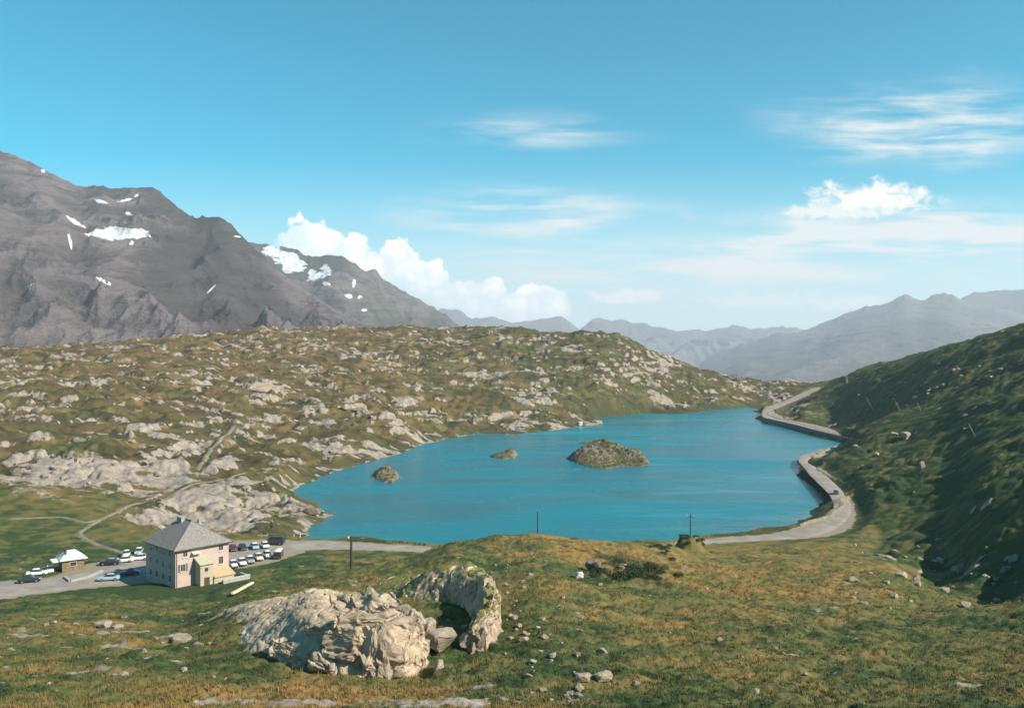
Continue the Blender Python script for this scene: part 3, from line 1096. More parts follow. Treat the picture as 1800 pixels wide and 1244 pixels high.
# ------------------------------------------------------------------ mountains
def mountain(name, label, sky_px, d_crest, d_foot, z_foot, material, seed, ncol, nrow, amp, scale, snow=(), rough=3.0, g=1.1, back=0.35):
    xs = [p[0] for p in sky_px]
    ys = [p[1] for p in sky_px]
    px = np.linspace(xs[0], xs[-1], ncol)
    sk = np.interp(px, xs, ys)
    sk = 0.5 * sk + 0.5 * pchip(xs, ys, px)
    rgh = rough * (ridged(px / 26.0, px * 0 + 0.37, seed, 4, 0.55) - 0.45)
    kw = np.exp(-0.5 * (np.arange(-24, 25) / 9.0) ** 2)
    kw /= kw.sum()
    sk0 = np.convolve(np.pad(sk, 24, mode='edge'), kw, mode='valid')
    crest_add = (sk - sk0) - rgh
    sk = sk0
    dc = d_crest * (1 + 0.06 * perlin(px / 190.0, px * 0 + 3.3, seed + 5))
    zc = CAMZ + (HY - sk) / F * dc
    t = np.concatenate([np.linspace(0, 1, nrow), 1 + np.linspace(0, back, nrow // 5)[1:]])
    Tm, PX = np.meshgrid(t, px, indexing='ij')
    DC = np.broadcast_to(dc, Tm.shape)
    D = d_foot + (DC - d_foot) * Tm
    X = (PX - CX) / F * D
    ZC = np.broadcast_to(zc, Tm.shape)
    tt = np.clip(Tm, 0, 1)
    Z = z_foot + (ZC - z_foot) * tt ** g
    crest_z = (-crest_add / F)[None, :] * D * np.where(Tm > 1, np.exp(-(Tm - 1) * 9), tt ** 14)
    over = np.clip(Tm - 1, 0, None)
    Z = Z - over * (DC - d_foot) * 0.75
    wx = X + 0.25 * scale * fbm(X / scale, D / scale, seed + 9, 3)
    wy = D + 0.25 * scale * fbm(X / scale, D / scale, seed + 19, 3)
    rd = ridged(wx / scale, wy / (scale * 1.6), seed + 1, 6, 0.55)
    rd2 = ridged(wx / (scale * 0.3), wy / (scale * 0.5), seed + 2, 3, 0.5)
    env = np.sin(np.pi * np.clip(tt, 0, 1) ** 0.8) * 0.85 + 0.15 * tt
    Z = Z + amp * env * (rd - 0.5) + amp * 0.28 * (0.3 + env) * (rd2 - 0.5)
    el = (Z - CAMZ) / D
    mx = el.max(axis=0)
    target = (HY - sk) / F
    # settle the column so that its highest sight line is the skyline
    w = tt ** 2
    kern = np.exp(-0.5 * (np.arange(-18, 19) / 7.0) ** 2)
    kern /= kern.sum()
    smooth_c = lambda q: np.convolve(np.pad(q, 18, mode='edge'), kern, mode='valid')
    Z = Z + smooth_c(target - mx)[None, :] * D * np.where(Tm > 1, 1.0, w)
    for _ in range(3):
        el = (Z - CAMZ) / D
        Z = Z + smooth_c(target - el.max(axis=0))[None, :] * D * np.where(Tm > 1, 1.0, np.maximum(w, 0.12))
    Z = Z + crest_z
    PY = HY - (Z - CAMZ) / D * F
    sn = np.zeros_like(Z)
    for (cx, cy, rx, ry, rot) in snow:
        c, s = math.cos(rot), math.sin(rot)
        u = ((PX - cx) * c + (PY - cy) * s) / rx
        v = (-(PX - cx) * s + (PY - cy) * c) / ry
        sn = np.maximum(sn, 1.0 - 0.62 * np.sqrt(u * u + v * v))
    sn = np.clip(sn, -0.2, 1)
    o, _ = grid_mesh(name, X, D, Z, material)
    attr(o, 'snow', sn)
    attr(o, 'crag', np.clip((rd - 0.35) * 1.6 + 0.5 * (rd2 - 0.5), 0, 1))
    tag(o, label, kind='structure')
    return o


M_MT1 = make_mountain_mat("high_mountain", (0.062, 0.055, 0.050), (0.160, 0.132, 0.130))
M_MT2 = make_mountain_mat("green_mountain", (0.070, 0.074, 0.048), (0.150, 0.135, 0.118))
M_MT3 = make_mountain_mat("far_mountain", (0.085, 0.085, 0.08), (0.15, 0.14, 0.135))
mountain("mountain", "high grey mountain with snow patches on the left",
         [(-160, 215), (-60, 250), (0, 266), (32, 276), (75, 295), (110, 315), (145, 328), (170, 327), (205, 331), (268, 330), (300, 352), (342, 383), (362, 381), (380, 380), (408, 396),
          (440, 430), (480, 465), (520, 497), (560, 525), (610, 553), (660, 576), (720, 600), (780, 622)],
         2700, 1350, -60, M_MT1, 900, 820, 320, 165, 520,
         snow=[(196, 410, 46, 13, 0.05), (130, 388, 28, 4, 0.55), (235, 410, 30, 8, 0.1), (177, 354, 14, 3.5, 0.25), (228, 351, 24, 3.0, -0.2), (240, 345, 8, 4, -0.6), (226, 376, 6, 3, 0.2), (77, 301, 4, 3, 0),
               (232, 427, 5, 3, -0.5), (124, 425, 2.5, 14, -0.2), (180, 493, 26, 2.2, 0.45), (372, 508, 14, 1.8, -0.8), (416, 416, 10, 1.6, 0.1)], rough=4.0)
mountain("mountain", "green grey mountain with snowfields behind the high one",
         [(380, 440), (440, 425), (462, 428), (485, 434), (512, 436), (535, 446), (552, 453), (580, 447), (603, 451), (626, 465), (645, 476), (660, 474), (674, 490),
          (700, 506), (745, 532), (782, 552), (815, 577), (850, 600), (900, 640)],
         4300, 2900, -200, M_MT2, 930, 300, 170, 230, 800,
         snow=[(500, 452, 36, 15, 0.45), (517, 470, 26, 9, -0.1), (478, 440, 16, 6, 0.4), (560, 485, 26, 6, -0.3), (575, 475, 10, 10, 0.3), (548, 482, 8, 9, 0), (575, 498, 9, 4, 0.2), (615, 520, 8, 4, 0), (632, 522, 6, 5, 0), (640, 545, 6, 3, 0), (622, 500, 4, 9, 0.1)], rough=4.0)
mountain("mountain", "faint lilac mountain under the cloud bank",
         [(700, 600), (770, 545), (800, 542), (830, 560), (860, 556), (900, 566), (945, 562), (985, 556), (1010, 572), (1040, 590), (1080, 610)],
         11800, 8800, -300, M_MT3, 960, 200, 70, 300, 1400, rough=3.0)
mountain("mountain", "jagged pale mountains at the end of the valley",
         [(980, 610), (1010, 586), (1025, 575), (1045, 559), (1062, 560), (1080, 564), (1092, 561), (1112, 568), (1128, 566), (1145, 573), (1165, 575), (1190, 582), (1225, 579), (1245, 582), (1270, 576), (1295, 571), (1320, 578), (1350, 577), (1372, 574), (1400, 577), (1440, 584), (1500, 600)],
         12500, 8000, -330, M_MT3, 970, 320, 110, 320, 1300, rough=4.0)
mountain("mountain", "broad hazy mountain on the right of the valley",
         [(1190, 690), (1225, 645), (1242, 630), (1262, 618), (1300, 606), (1340, 595), (1372, 584), (1395, 585), (1420, 577), (1452, 566), (1485, 552), (1515, 540), (1545, 536), (1572, 526), (1592, 517), (1604, 525), (1622, 527), (1642, 519), (1660, 515), (1682, 522), (1702, 534), (1740, 540), (1790, 548), (1900, 560), (2000, 570)],
         9000, 3200, -350, M_MT3, 980, 460, 150, 200, 1900, rough=4.5)
mountain("mountain", "faint farthest mountain beside the right edge",
         [(1640, 560), (1690, 525), (1712, 514), (1750, 511), (1800, 509), (1900, 512), (2000, 520)],
         10000, 9050, -300, M_MT3, 990, 120, 50, 250, 1500, rough=3.0)


# ------------------------------------------------------------------ rocks as things
def fracture(o, seed, amount, size, weight=None):
    """break the surface into joint-bounded blocks, in three dimensions"""
    me = o.data
    n = len(me.vertices)
    co = np.empty(n * 3, np.float32)
    no = np.empty(n * 3, np.float32)
    me.vertices.foreach_get('co', co)
    me.vertices.foreach_get('normal', no)
    co = co.reshape(-1, 3).astype(float)
    no = no.reshape(-1, 3).astype(float)
    x, y, z = (co[:, i] / size for i in range(3))
    wx_ = x + 0.22 * perlin3(x * 0.6, y * 0.6, z * 0.6, seed)
    wy_ = y + 0.22 * perlin3(x * 0.6 + 9, y * 0.6, z * 0.6, seed + 1)
    wz_ = z + 0.25 * x + 0.18 * perlin3(x * 0.6, y * 0.6 + 9, z * 0.6, seed + 2)
    st = 1 - sstep(no[:, 2], 0.55, 0.93) if weight is None else weight
    f1, f2, idn, tl = cells3(wx_ / 2.6, wy_ / 2.6, wz_ / 1.6, seed + 3)
    g1, g2, idm, tm_ = cells3(wx_ / 0.95, wy_ / 0.95, wz_ / 0.66, seed + 4)
    d = (0.75 * (idn - 0.5) + 1.0 * tl + 0.30 * (idm - 0.5) + 0.45 * tm_) * (0.04 + 0.96 * st)
    d -= 0.55 * np.exp(-((f2 - f1) / 0.07) ** 2) * (0.10 + 0.90 * st) + 0.22 * np.exp(-((g2 - g1) / 0.08) ** 2) * st
    d += 0.10 * perlin3(x * 1.9, y * 1.9, z * 3.9, seed + 5) + 0.05 * perlin3(x * 4.3, y * 4.3, z * 6.3, seed + 6)
    co = co + no * (d * amount)[:, None]
    me.vertices.foreach_set('co', co.astype(np.float32).ravel())
    me.update()


def island(name, label, outline_px, peak_list, material, seed, step=0.3, cut=0.9, group=None):
    """low rock rising from the lake: outline traced on the water plane, humps given as (px,row of base,height,radius along x,along y)"""
    P = np.array([gp(*p)[:2] for p in outline_px])
    c = P.mean(axis=0)
    lo = P.min(axis=0) - 2
    hi = P.max(axis=0) + 2
    X, Y = np.meshgrid(np.arange(lo[0], hi[0], step), np.arange(lo[1], hi[1], step))
    x = X.ravel()
    y = Y.ravel()
    sd = poly_sd(x, y, P) + 0.9 * perlin(x / 3.3, y / 3.3, seed) + 0.4 * perlin(x / 1.2, y / 1.2, seed + 1)
    ins = np.clip(-sd, 0, None)
    h = np.zeros_like(x)
    for (px, py, hh, rx, ry) in peak_list:
        q = gp(px, py)
        h = h + hh * blob(x, y, q[0], q[1], rx, ry, 0, 2.4)
    b1 = billow(x / 4.2, y / 4.6, seed + 2, 3, 0.55)
    f1, f2 = worley(x / 2.6, y / 2.2, seed + 3)
    z = (0.62 * h + 0.45) * (1 - np.exp(-ins / cut)) * (0.80 + 0.5 * b1) + 0.35 * fbm(x / 1.5, y / 1.5, seed + 4, 4) * (1 - np.exp(-ins / 1.0))
    z = np.where(sd > 0, -0.35 - 0.8 * sd, z)
    keep = sd < 0.8
    o, used = grid_mesh(name, X - c[0], Y - c[1], z.reshape(X.shape), material, keep=keep)
    o.location = (c[0], c[1], 0)
    fracture(o, seed + 7, 0.45, 1.9, (0.75 * (1 - np.exp(-ins / 0.8)))[used])
    tag(o, label, 'island', group)
    return o


island("rocky_island", "largest grassy rock island in the middle of the lake",
       [(998, 806), (1012, 796), (1030, 790), (1040, 785), (1028, 781), (1014, 778.5), (1040, 776.5), (1068, 778), (1090, 786), (1112, 790), (1128, 800), (1142, 817), (1120, 820), (1090, 820), (1065, 824), (1040, 822), (1015, 815)],
       [(1045, 806, 7.4, 9, 15), (1072, 797, 6.2, 5, 12), (1108, 806, 7.0, 7, 12), (1130, 813, 2.6, 4, 7), (1020, 807, 3.0, 7, 8), (1066, 780, 4.2, 6, 9), (1080, 788, 4.0, 5, 12)], M_ISLE, 501)
island("rocky_island", "small flat islet with pale boulder end near the far shore",
       [(860, 802), (872, 796), (892, 793), (906, 792), (911, 799), (903, 805), (885, 807), (868, 805)],
       [(900, 799, 2.9, 2.6, 9), (880, 802, 2.0, 4.5, 6), (893, 799, 1.2, 4, 6)], M_ISLE, 521, 0.22)
island("rocky_island", "small humped islet close to the left shore of the lake",
       [(651, 836), (660, 826), (680, 822), (695, 826), (700, 834), (704, 840), (695, 843), (690, 849), (676, 848), (664, 843)],
       [(675, 834, 4.3, 3.6, 8), (690, 838, 2.0, 4, 7), (683, 845, 1.4, 2.0, 3)], M_ISLE, 541, 0.2)


# loose blocks
def block_mesh(name, seed, dims, flat=1.0, material=None, rough=0.08, cuts=2):
    r = random.Random(seed)
    bm = bmesh.new()
    n = r.randint(13, 20)
    for _ in range(n):
        v = Vector((r.gauss(0, 1), r.gauss(0, 1), r.gauss(0, 1))).normalized()
        v *= r.uniform(0.82, 1.05)
        # push towards a block
        p = 0.5
        v = Vector([math.copysign(abs(q) ** p, q) for q in v])
        bm.verts.new((v.x * dims[0] * 0.5, v.y * dims[1] * 0.5, v.z * dims[2] * 0.5 * flat))
    res = bmesh.ops.convex_hull(bm, input=bm.verts)
    junk = [g for g in res['geom_interior'] if isinstance(g, bmesh.types.BMVert)]
    bmesh.ops.delete(bm, geom=junk, context='VERTS')
    bmesh.ops.bevel(bm, geom=list(bm.edges), offset=min(dims) * 0.05, segments=1, affect='EDGES', profile=0.5, clamp_overlap=True)
    bmesh.ops.triangulate(bm, faces=bm.faces)
    for _ in range(cuts):
        bmesh.ops.subdivide_edges(bm, edges=bm.edges, cuts=1, use_grid_fill=True)
    bm.normal_update()
    co = np.array([v.co for v in bm.verts])
    s = max(dims)
    d1 = fbm(co[:, 0] / s * 3.1 + co[:, 2] / s * 1.7 + seed, co[:, 1] / s * 3.1 - co[:, 2] / s * 2.3, seed, 4, 0.6)
    for v, q in zip(bm.verts, d1):
        v.co += v.normal * float(q) * rough * s
    me = bpy.data.meshes.new(name)
    bm.to_mesh(me)
    bm.free()
    me.polygons.foreach_set('use_smooth', [True] * len(me.polygons))
    try:
        me.set_sharp_from_angle(angle=math.radians(32))
    except Exception:
        pass
    me.materials.append(material or M_ROCK)
    return me



def jointed_blocks(o, line, centre, tiers, seed, grow):
    """angular blocks parted by joints, welded into the mesh of the outcrop; tiers = (inset, lift, height, depth, length)"""
    r = random.Random(seed)
    bm = bmesh.new()
    bm.from_mesh(o.data)
    L = np.concatenate([[0], np.cumsum(np.linalg.norm(np.diff(line[:, :2], axis=0), axis=1))])
    k = 0
    for (inset, lift, hh, dd, ll) in tiers:
        pos = r.uniform(0, 0.5 * ll)
        while pos < L[-1]:
            length = ll * r.uniform(0.6, 1.35)
            i = int(np.clip(np.searchsorted(L, pos + length / 2), 1, len(line) - 2))
            t = line[i + 1] - line[i - 1]
            ang = math.atan2(t[1], t[0])
            inw = centre - line[i][:2]
            inw = inw / np.linalg.norm(inw)
            g = grow(L[i] / L[-1])
            p = line[i][:2] + inw * (inset + r.uniform(-0.25, 0.25))
            h = hh * g * r.uniform(0.85, 1.25)
            me = block_mesh("tmp", seed * 10 + k, (length * 1.2, dd * r.uniform(0.9, 1.2), h * 1.3), 1.0, None, 0.05, 3)
            zb = zat(p[0], p[1]) + lift * g
            M = Matrix.Translation((p[0] - o.location.x, p[1] - o.location.y, zb + h / 2 - o.location.z)) @ Matrix.Rotation(ang + r.uniform(-0.18, 0.18), 4, 'Z') @ Matrix.Rotation(r.uniform(-0.10, 0.10), 4, 'Y') @ Matrix.Rotation(r.uniform(-0.34, -0.05), 4, 'X')
            me.transform(M)
            bm.from_mesh(me)
            bpy.data.meshes.remove(me)
            k += 1
            pos += length * 0.74
    n0 = len(o.data.vertices)
    bm.to_mesh(o.data)
    bm.free()
    wgt = np.zeros(len(o.data.vertices))
    wgt[n0:] = 0.55
    fracture(o, seed + 3, 0.5, 0.9, wgt)
    o.data.polygons.foreach_set('use_smooth', [True] * len(o.data.polygons))
    o.data.set_sharp_from_angle(angle=math.radians(30))


def crag_a():
    """whaleback with a steep face towards the viewer and a blunt right hand nose"""
    back = [dp(760, 1163, 73.6)[:2], dp(750, 1128, 77.5)[:2], dp(715, 1095, 81)[:2], dp(697, 1066, 87.5)[:2], dp(660, 1030, 95)[:2], dp(565, 1022, 98)[:2], dp(470, 1040, 100)[:2], dp(395, 1058, 103)[:2]]
    front = [dp(395, 1058, 103)[:2], dp(385, 1100, 92)[:2], dp(435, 1140, 80)[:2], dp(500, 1165, 75.5)[:2], dp(560, 1182, 73)[:2], dp(640, 1190, 71.5)[:2], dp(715, 1186, 71.8)[:2], dp(760, 1163, 73.6)[:2]]
    P = np.array(front[:-1] + back[:-1])
    lo = P.min(axis=0) - 1.5
    hi = P.max(axis=0) + 1.5
    st = 0.09
    X, Y = np.meshgrid(np.arange(lo[0], hi[0], st), np.arange(lo[1], hi[1], st))
    x = X.ravel()
    y = Y.ravel()
    wob = 0.45 * perlin(x / 3.4, y / 3.4, 601) + 0.08 * perlin(x / 0.9, y / 0.9, 602)
    sd = poly_sd(x, y, P) + wob

    def ldist(L):
        L3 = np.array([[a, b, 0] for a, b in L])
        return line_dist(x, y, L3)[0]
    df = np.where(sd < 0, ldist(front) + 0.35 * perlin(x / 3.4, y / 3.4, 603), 0)
    df = np.maximum(df - 0.7 * sstep(x, -19, -16), 0)
    db = np.where(sd < 0, ldist(back), 0)
    right_w = sstep(x, -13.5, -9.5)
    left_w = 1 - sstep(x, -24, -15)
    lf = 0.95 + 3.6 * left_w
    h = 5.3 * (0.10 + 0.90 * np.clip((x + 33) / 13.5, 0, 1) ** 0.85) * (1 - np.exp(-np.clip(df, 0, 9) / lf)) * (1 - np.exp(-np.clip(db, 0, 30) / (4.6 * (1 - right_w) + 1.1 * right_w)))
    # ledges, joints and pockets
    warp = x + 0.6 * fbm(x / 3, y / 3, 611, 2)
    warpy = y + 0.6 * fbm(x / 3, y / 3, 612, 2)
    j1 = np.abs(perlin(warp / 3.4, warpy / 9.0, 621))
    j2 = np.abs(perlin(warp / 8.5, warpy / 2.6, 622))
    j3 = np.abs(perlin(warp / 1.3, warpy / 2.9, 623))
    face = 1 - sstep(df, 2.0, 6.0)
    h = h - 0.45 * np.exp(-(j1 / 0.03) ** 2) * (1 - face) - 0.45 * np.exp(-(j2 / 0.035) ** 2) * (1 - face)
    f1, f2 = worley(warp / 1.7, warpy / 1.25, 631)
    h = h + 0.10 * (0.5 - f1) * (1 - np.exp(-np.clip(df, 0, 9) / 0.6))
    h = h + 0.30 * fbm(x / 2.3, y / 2.3, 641, 4) * (1 - np.exp(-np.clip(-sd, 0, 9)))
    # curved onion-skin steps on the smooth top
    s = (warpy * 0.8 - warp * 0.28) / 2.3
    saw = s - np.floor(s)
    h = h + 0.62 * (saw - 0.5) * (1 - face) * (1 - np.exp(-np.clip(-sd, 0, 9) / 1.5))
    for (px, py, dd, rr, de) in ((660, 1118, 75.2, 0.50, 1.5), (620, 1100, 76.4, 0.36, 1.2), (634, 1085, 77, 0.34, 1.3), (590, 1130, 74.8, 0.55, 1.6), (672, 1082, 79.5, 0.55, 1.2), (648, 1135, 74, 0.3, 0.9), (700, 1125, 76, 0.35, 0.9), (556, 1152, 74.6, 0.8, 0.8)):
        q = dp(px, py, dd)
        h = h - de * np.exp(-(((x - q[0]) / rr) ** 2 + ((y - q[1]) / (rr * 1.5)) ** 2) ** 1.5)
    g0 = land(x, y, detail=False)
    z = g0 + np.where(sd < 0, h - 0.25, -0.5 - 0.8 * sd)
    c = np.array([P[:, 0].mean(), P[:, 1].mean(), 24.0])
    o, used = grid_mesh("rock_outcrop", X - c[0], Y - c[1], z.reshape(X.shape) - c[2], M_CRAG2, keep=(sd < 0.6))
    o.location = tuple(c)
    fracture(o, 651, 0.5, 1.15, np.full(len(used), 0.10))
    line = subdivide_line([dp(470, 1158, 77), dp(515, 1170, 75.2), dp(565, 1182, 73.2), dp(640, 1190, 71.7), dp(700, 1187, 71.8), dp(733, 1168, 73.6), dp(716, 1132, 77.3), dp(688, 1098, 81), dp(668, 1072, 86)], 0.25)
    cen = np.array([dp(600, 1060, 86)[0], dp(600, 1060, 86)[1]])
    jointed_blocks(o, line, cen, [(0.75, -0.9, 3.3, 2.4, 3.9), (1.5, 0.8, 2.7, 3.0, 4.4), (3.2, 1.8, 2.1, 3.6, 4.6), (0.2, -0.7, 1.6, 1.6, 2.2)], 667, lambda t: 0.30 + 0.70 * float(sstep(np.array(t), 0.10, 0.42)))
    tag(o, "big pale whaleback of rock with broken cream face above the house", 'rock outcrop')


def crag_b():
    """curved rim of rock round a grassy hollow"""
    crest = np.array([dp(738, 989, 108), dp(768, 985, 105), dp(800, 982, 101), dp(840, 996, 95), dp(861, 1020, 88), dp(860, 1055, 83.0), dp(851, 1085, 80.6), dp(838, 1108, 79.2)])
    ctr = subdivide_line(crest, 0.6)
    lo = ctr[:, :2].min(axis=0) - 6
    hi = ctr[:, :2].max(axis=0) + 6
    st = 0.13
    X, Y = np.meshgrid(np.arange(lo[0], hi[0], st), np.arange(lo[1], hi[1], st))
    x = X.ravel()
    y = Y.ravel()
    # signed side: positive = outer (right) side
    best = np.full(x.shape, 1e9)
    side = np.zeros(x.shape)
    zc = np.zeros(x.shape)
    al = np.zeros(x.shape)
    for i in range(len(ctr) - 1):
        ax, ay, az = ctr[i]
        bx, by, bz = ctr[i + 1]
        ex, ey = bx - ax, by - ay
        t = np.clip(((x - ax) * ex + (y - ay) * ey) / (ex * ex + ey * ey), 0, 1)
        d = np.hypot(x - ax - t * ex, y - ay - t * ey)
        m = d < best
        best = np.where(m, d, best)
        side = np.where(m, np.sign(-(ex * (y - ay) - ey * (x - ax))), side)
        zc = np.where(m, az + (bz - az) * t, zc)
        al = np.where(m, (i + t) / (len(ctr) - 1), al)
    best = best + 0.35 * perlin(x / 1.8, y / 1.8, 701) + 0.15 * perlin(x / 0.6, y / 0.6, 702)
    g0 = land(x, y, detail=False)
    steepn = sstep(al, 0.25, 0.62)
    wout = 2.6 * (1 - steepn) + 1.05 * steepn
    win = 6.5 * (1 - steepn) + 1.5 * steepn
    wid = np.where(side < 0, wout, win)
    # flat band along the crest, then off
    prof = 1 - sstep(best / wid, 0.35, 1.25)
    top_h = np.maximum(zc - g0, 0.25) * (0.35 + 0.65 * sstep(al, 0.05, 0.35)) * (1 - 0.8 * sstep(al, 0.97, 1.0))
    f1, f2 = worley(x / 1.5 + 0.3 * perlin(x / 1.5, y / 1.5, 711), y / 2.2, 712)
    j = np.abs(perlin(x / 2.2, y / 6.0, 713))
    h = top_h * prof + prof * (0.42 * (0.5 - f1) * steepn + 0.18 * (0.5 - f1)) - 0.5 * prof * np.exp(-(j / 0.05) ** 2) + 0.3 * prof * fbm(x / 1.9, y / 1.9, 714, 4)
    z = g0 - 0.45 + h + 0.1
    c = np.array([ctr[:, 0].mean(), ctr[:, 1].mean(), 24.0])
    o, _ = grid_mesh("rock_outcrop", X - c[0], Y - c[1], z.reshape(X.shape) - c[2], M_CRAG, keep=(prof > 0.004))
    o.location = tuple(c)
    fracture(o, 751, 0.30, 1.0)
    line = subdivide_line([dp(775, 984, 104), dp(800, 983, 101), dp(840, 997, 95), dp(860, 1022, 88), dp(859, 1055, 83.0), dp(850, 1085, 80.6), dp(838, 1108, 79.2)], 0.25)
    jointed_blocks(o, line, np.array([dp(780, 1050, 89)[0], dp(780, 1050, 89)[1]]), [(0.1, -0.6, 3.3, 1.5, 2.3)], 761, lambda t: 0.42 + 0.58 * float(sstep(np.array(t), 0.1, 0.55)))
    tag(o, "curved rim of pale rock round a grassy hollow on the crest", 'rock outcrop')


M_CRAG2 = make_rock_mat("gneiss_whaleback", 1.0, 0.24, (1.5, 1.38, 1.18))
crag_a()
crag_b()


def put_block(name, me, p, rz, label, cat, group=None, scale=1.0, sink=0.3, tilt=(0, 0)):
    o = bpy.data.objects.new(name, me)
    col.objects.link(o)
    o.scale = (scale, scale, scale)
    o.rotation_euler = (tilt[0], tilt[1], rz)
    hz = max(v.co.z for v in me.vertices) if len(me.vertices) else 0.3
    o.location = (p[0], p[1], p[2] + scale * hz * (1 - 2 * sink) * 0.9)
    tag(o, label, cat, group)
    return o


ROCKNAME = "boulder"
for i, (px, py, dd, dims, rz, lab, mt) in enumerate([
        (722, 1076, 81.5, (2.6, 2.0, 2.6), 0.4, "square topped boulder behind the nose of the big outcrop", M_ROCK),
        (752, 1072, 82.5, (2.2, 1.5, 1.5), 1.0, "low block right of the square topped boulder in the hollow", M_ROCK),
        (712, 1104, 79.0, (1.3, 1.2, 2.6), 0.2, "tall narrow block wedged against the big outcrop", M_ROCK),
        (735, 1150, 75.5, (2.1, 1.6, 1.8), 0.9, "pale pillar block at the right foot of the big outcrop", M_ROCK),
        (775, 1122, 78.0, (2.9, 2.2, 1.9), 0.3, "wide cracked boulder on the grass floor of the hollow", M_ROCK),
        (748, 1128, 78.0, (1.6, 1.3, 1.1), 1.3, "small boulder leaning on the wide cracked boulder", M_ROCK),
        (822, 1112, 78.4, (1.7, 1.2, 1.3), 0.2, "block at the foot of the tall rock slab", M_ROCK),
        (846, 1112, 78.2, (1.1, 1.0, 2.2), 0.1, "upright block at the lower tip of the rock rim", M_ROCK),
        (798, 1010, 97.0, (3.6, 2.4, 1.2), 0.5, "flat pale slab below the top of the rock rim", M_ROCK),
        (771, 1180, 72.0, (0.8, 1.9, 0.9), -0.3, "long thin stone beside the right foot of the outcrop", M_ROCK),
        (318, 1128, 0, (1.9, 1.5, 0.9), 0.2, "lone pale wedge shaped boulder in the left foreground grass", M_ROCK),
        (178, 1103, 0, (2.6, 1.6, 0.9), -0.3, "pale flat boulder on the far left foreground slope", M_ROCK),
        (205, 1108, 0, (1.5, 1.2, 0.7), 0.8, "smaller boulder just right of the flat one on the left slope", M_ROCK),
        (1018, 1016, 0, (1.2, 0.9, 1.0), 0.5, "bright white boulder beside a dark bush on the crest slope", None),
        (1042, 1005, 0, (2.6, 2.0, 1.9), 1.2, "dark weathered boulder right of the white one", M_DARKROCK),
        (1040, 996, 0, (1.0, 0.9, 0.6), 0.7, "small white stone above the dark weathered boulder", None),
        (868, 1068, 0, (1.1, 1.2, 1.3), 0.0, "stubby boulder just right of the tall rock slab", M_ROCK),
        (1385 - 360, 1193 + 4, 0, (1.3, 0.9, 0.7), 0.0, "pale stone near the bottom edge below the stony slope", M_ROCK),
        (1062, 1196, 0, (1.5, 1.0, 0.75), 0.6, "larger pale stone right of the bottom edge stone", M_ROCK),
        (466, 684, 0, (22.0, 14.0, 5.0), 0.2, "large pale flat slab standing out high on the plateau", M_ROCK),
        (620, 722, 0, (16.0, 9.0, 8.0), 0.5, "big pale crag above the left shore of the lake", M_ROCK),
        (640, 726, 0, (10.0, 8.0, 6.0), 1.5, "smaller crag beside the big pale crag above the lake", M_ROCK),
        (1020, 748, 0, (3.6, 3.2, 3.2), 0.3, "white boulder at the water's edge on the far shore", None),
        (1050, 743, 0, (7.0, 5.0, 3.0), 0.3, "pale rock point running into the lake on the far shore", M_ROCK),
        (834, 745, 0, (3.2, 3.0, 10.0), 0.2, "tall pale pinnacle on the far shore slope", M_ROCK),
        (548, 905, 0, (5.5, 2.6, 2.4), 0.0, "rock at the tip of the near left spit", M_DARKROCK),
        (1592, 772, 0, (4.6, 3.6, 3.4), 0.6, "pale erratic boulder alone on the dark right hand slope", M_ROCK),
        (1622, 823, 0, (2.0, 1.6, 2.4), 0.2, "small yellowish boulder on the dark slope above the road", M_ROCK),
        (1688, 1004, 0, (3.4, 2.4, 2.0), 0.2, "pale boulder in the dark gully on the right", M_ROCK),
        (1655, 990, 0, (2.2, 1.8, 1.4), 0.7, "smaller boulder behind the pale one in the gully", M_ROCK),
        (1288, 668, 0, (15.0, 10.0, 9.0), 0.2, "dark knob of rock on the end of the plateau skyline", M_DARKROCK)]):
    if mt is None:
        mt = bpy.data.materials.get("white_quartz") or plain("white_quartz", (0.50, 0.46, 0.41), 0.8, 0.15, 1.5, bmp=0.05)
    p = dp(px, py, dd) if dd else pick(px, py)
    if dd:
        p[2] = min(p[2], zat(p[0], p[1]) + 0.6)
        p[2] = max(p[2], zat(p[0], p[1]) - 0.2)
    me = block_mesh("boulder", 1000 + i, dims, 1.0, mt, 0.085, 2 if max(dims) < 9 else 3)
    put_block(ROCKNAME, me, p, rz, lab, 'boulder', sink=0.12 if max(dims) < 6 else 0.40, tilt=(0.0 if max(dims) < 9 or dims[2] > 9 else 0.38, 0))

# strewn stones: shared shapes, each stone its own object
STONE_ME = [block_mesh("stone", 2000 + k, (1.0, 0.72 + 0.05 * k, 0.50 + 0.03 * (k % 4)), 1.0, M_ROCK, 0.09, 1) for k in range(8)]


def strew(n, region, size, label, group, name="stone", seed=1, d0=55.0, sink=0.30, weight=None):
    r = random.Random(seed)
    got = 0
    tries = 0
    while got < n and tries < n * 12:
        tries += 1
        px = r.uniform(region[0], region[2])
        py = r.uniform(region[1], region[3])
        if weight and r.random() > weight(px, py):
            continue
        p = pick(px, py, d0)
        if p[2] < 0.6:
            continue
        s = math.exp(r.uniform(math.log(size[0]), math.log(size[1])))
        put_block(name, STONE_ME[r.randrange(8)], p, r.uniform(0, 6.28), label, 'stone', group, s, sink, (r.uniform(-.25, .25), r.uniform(-.25, .25)))
        got += 1


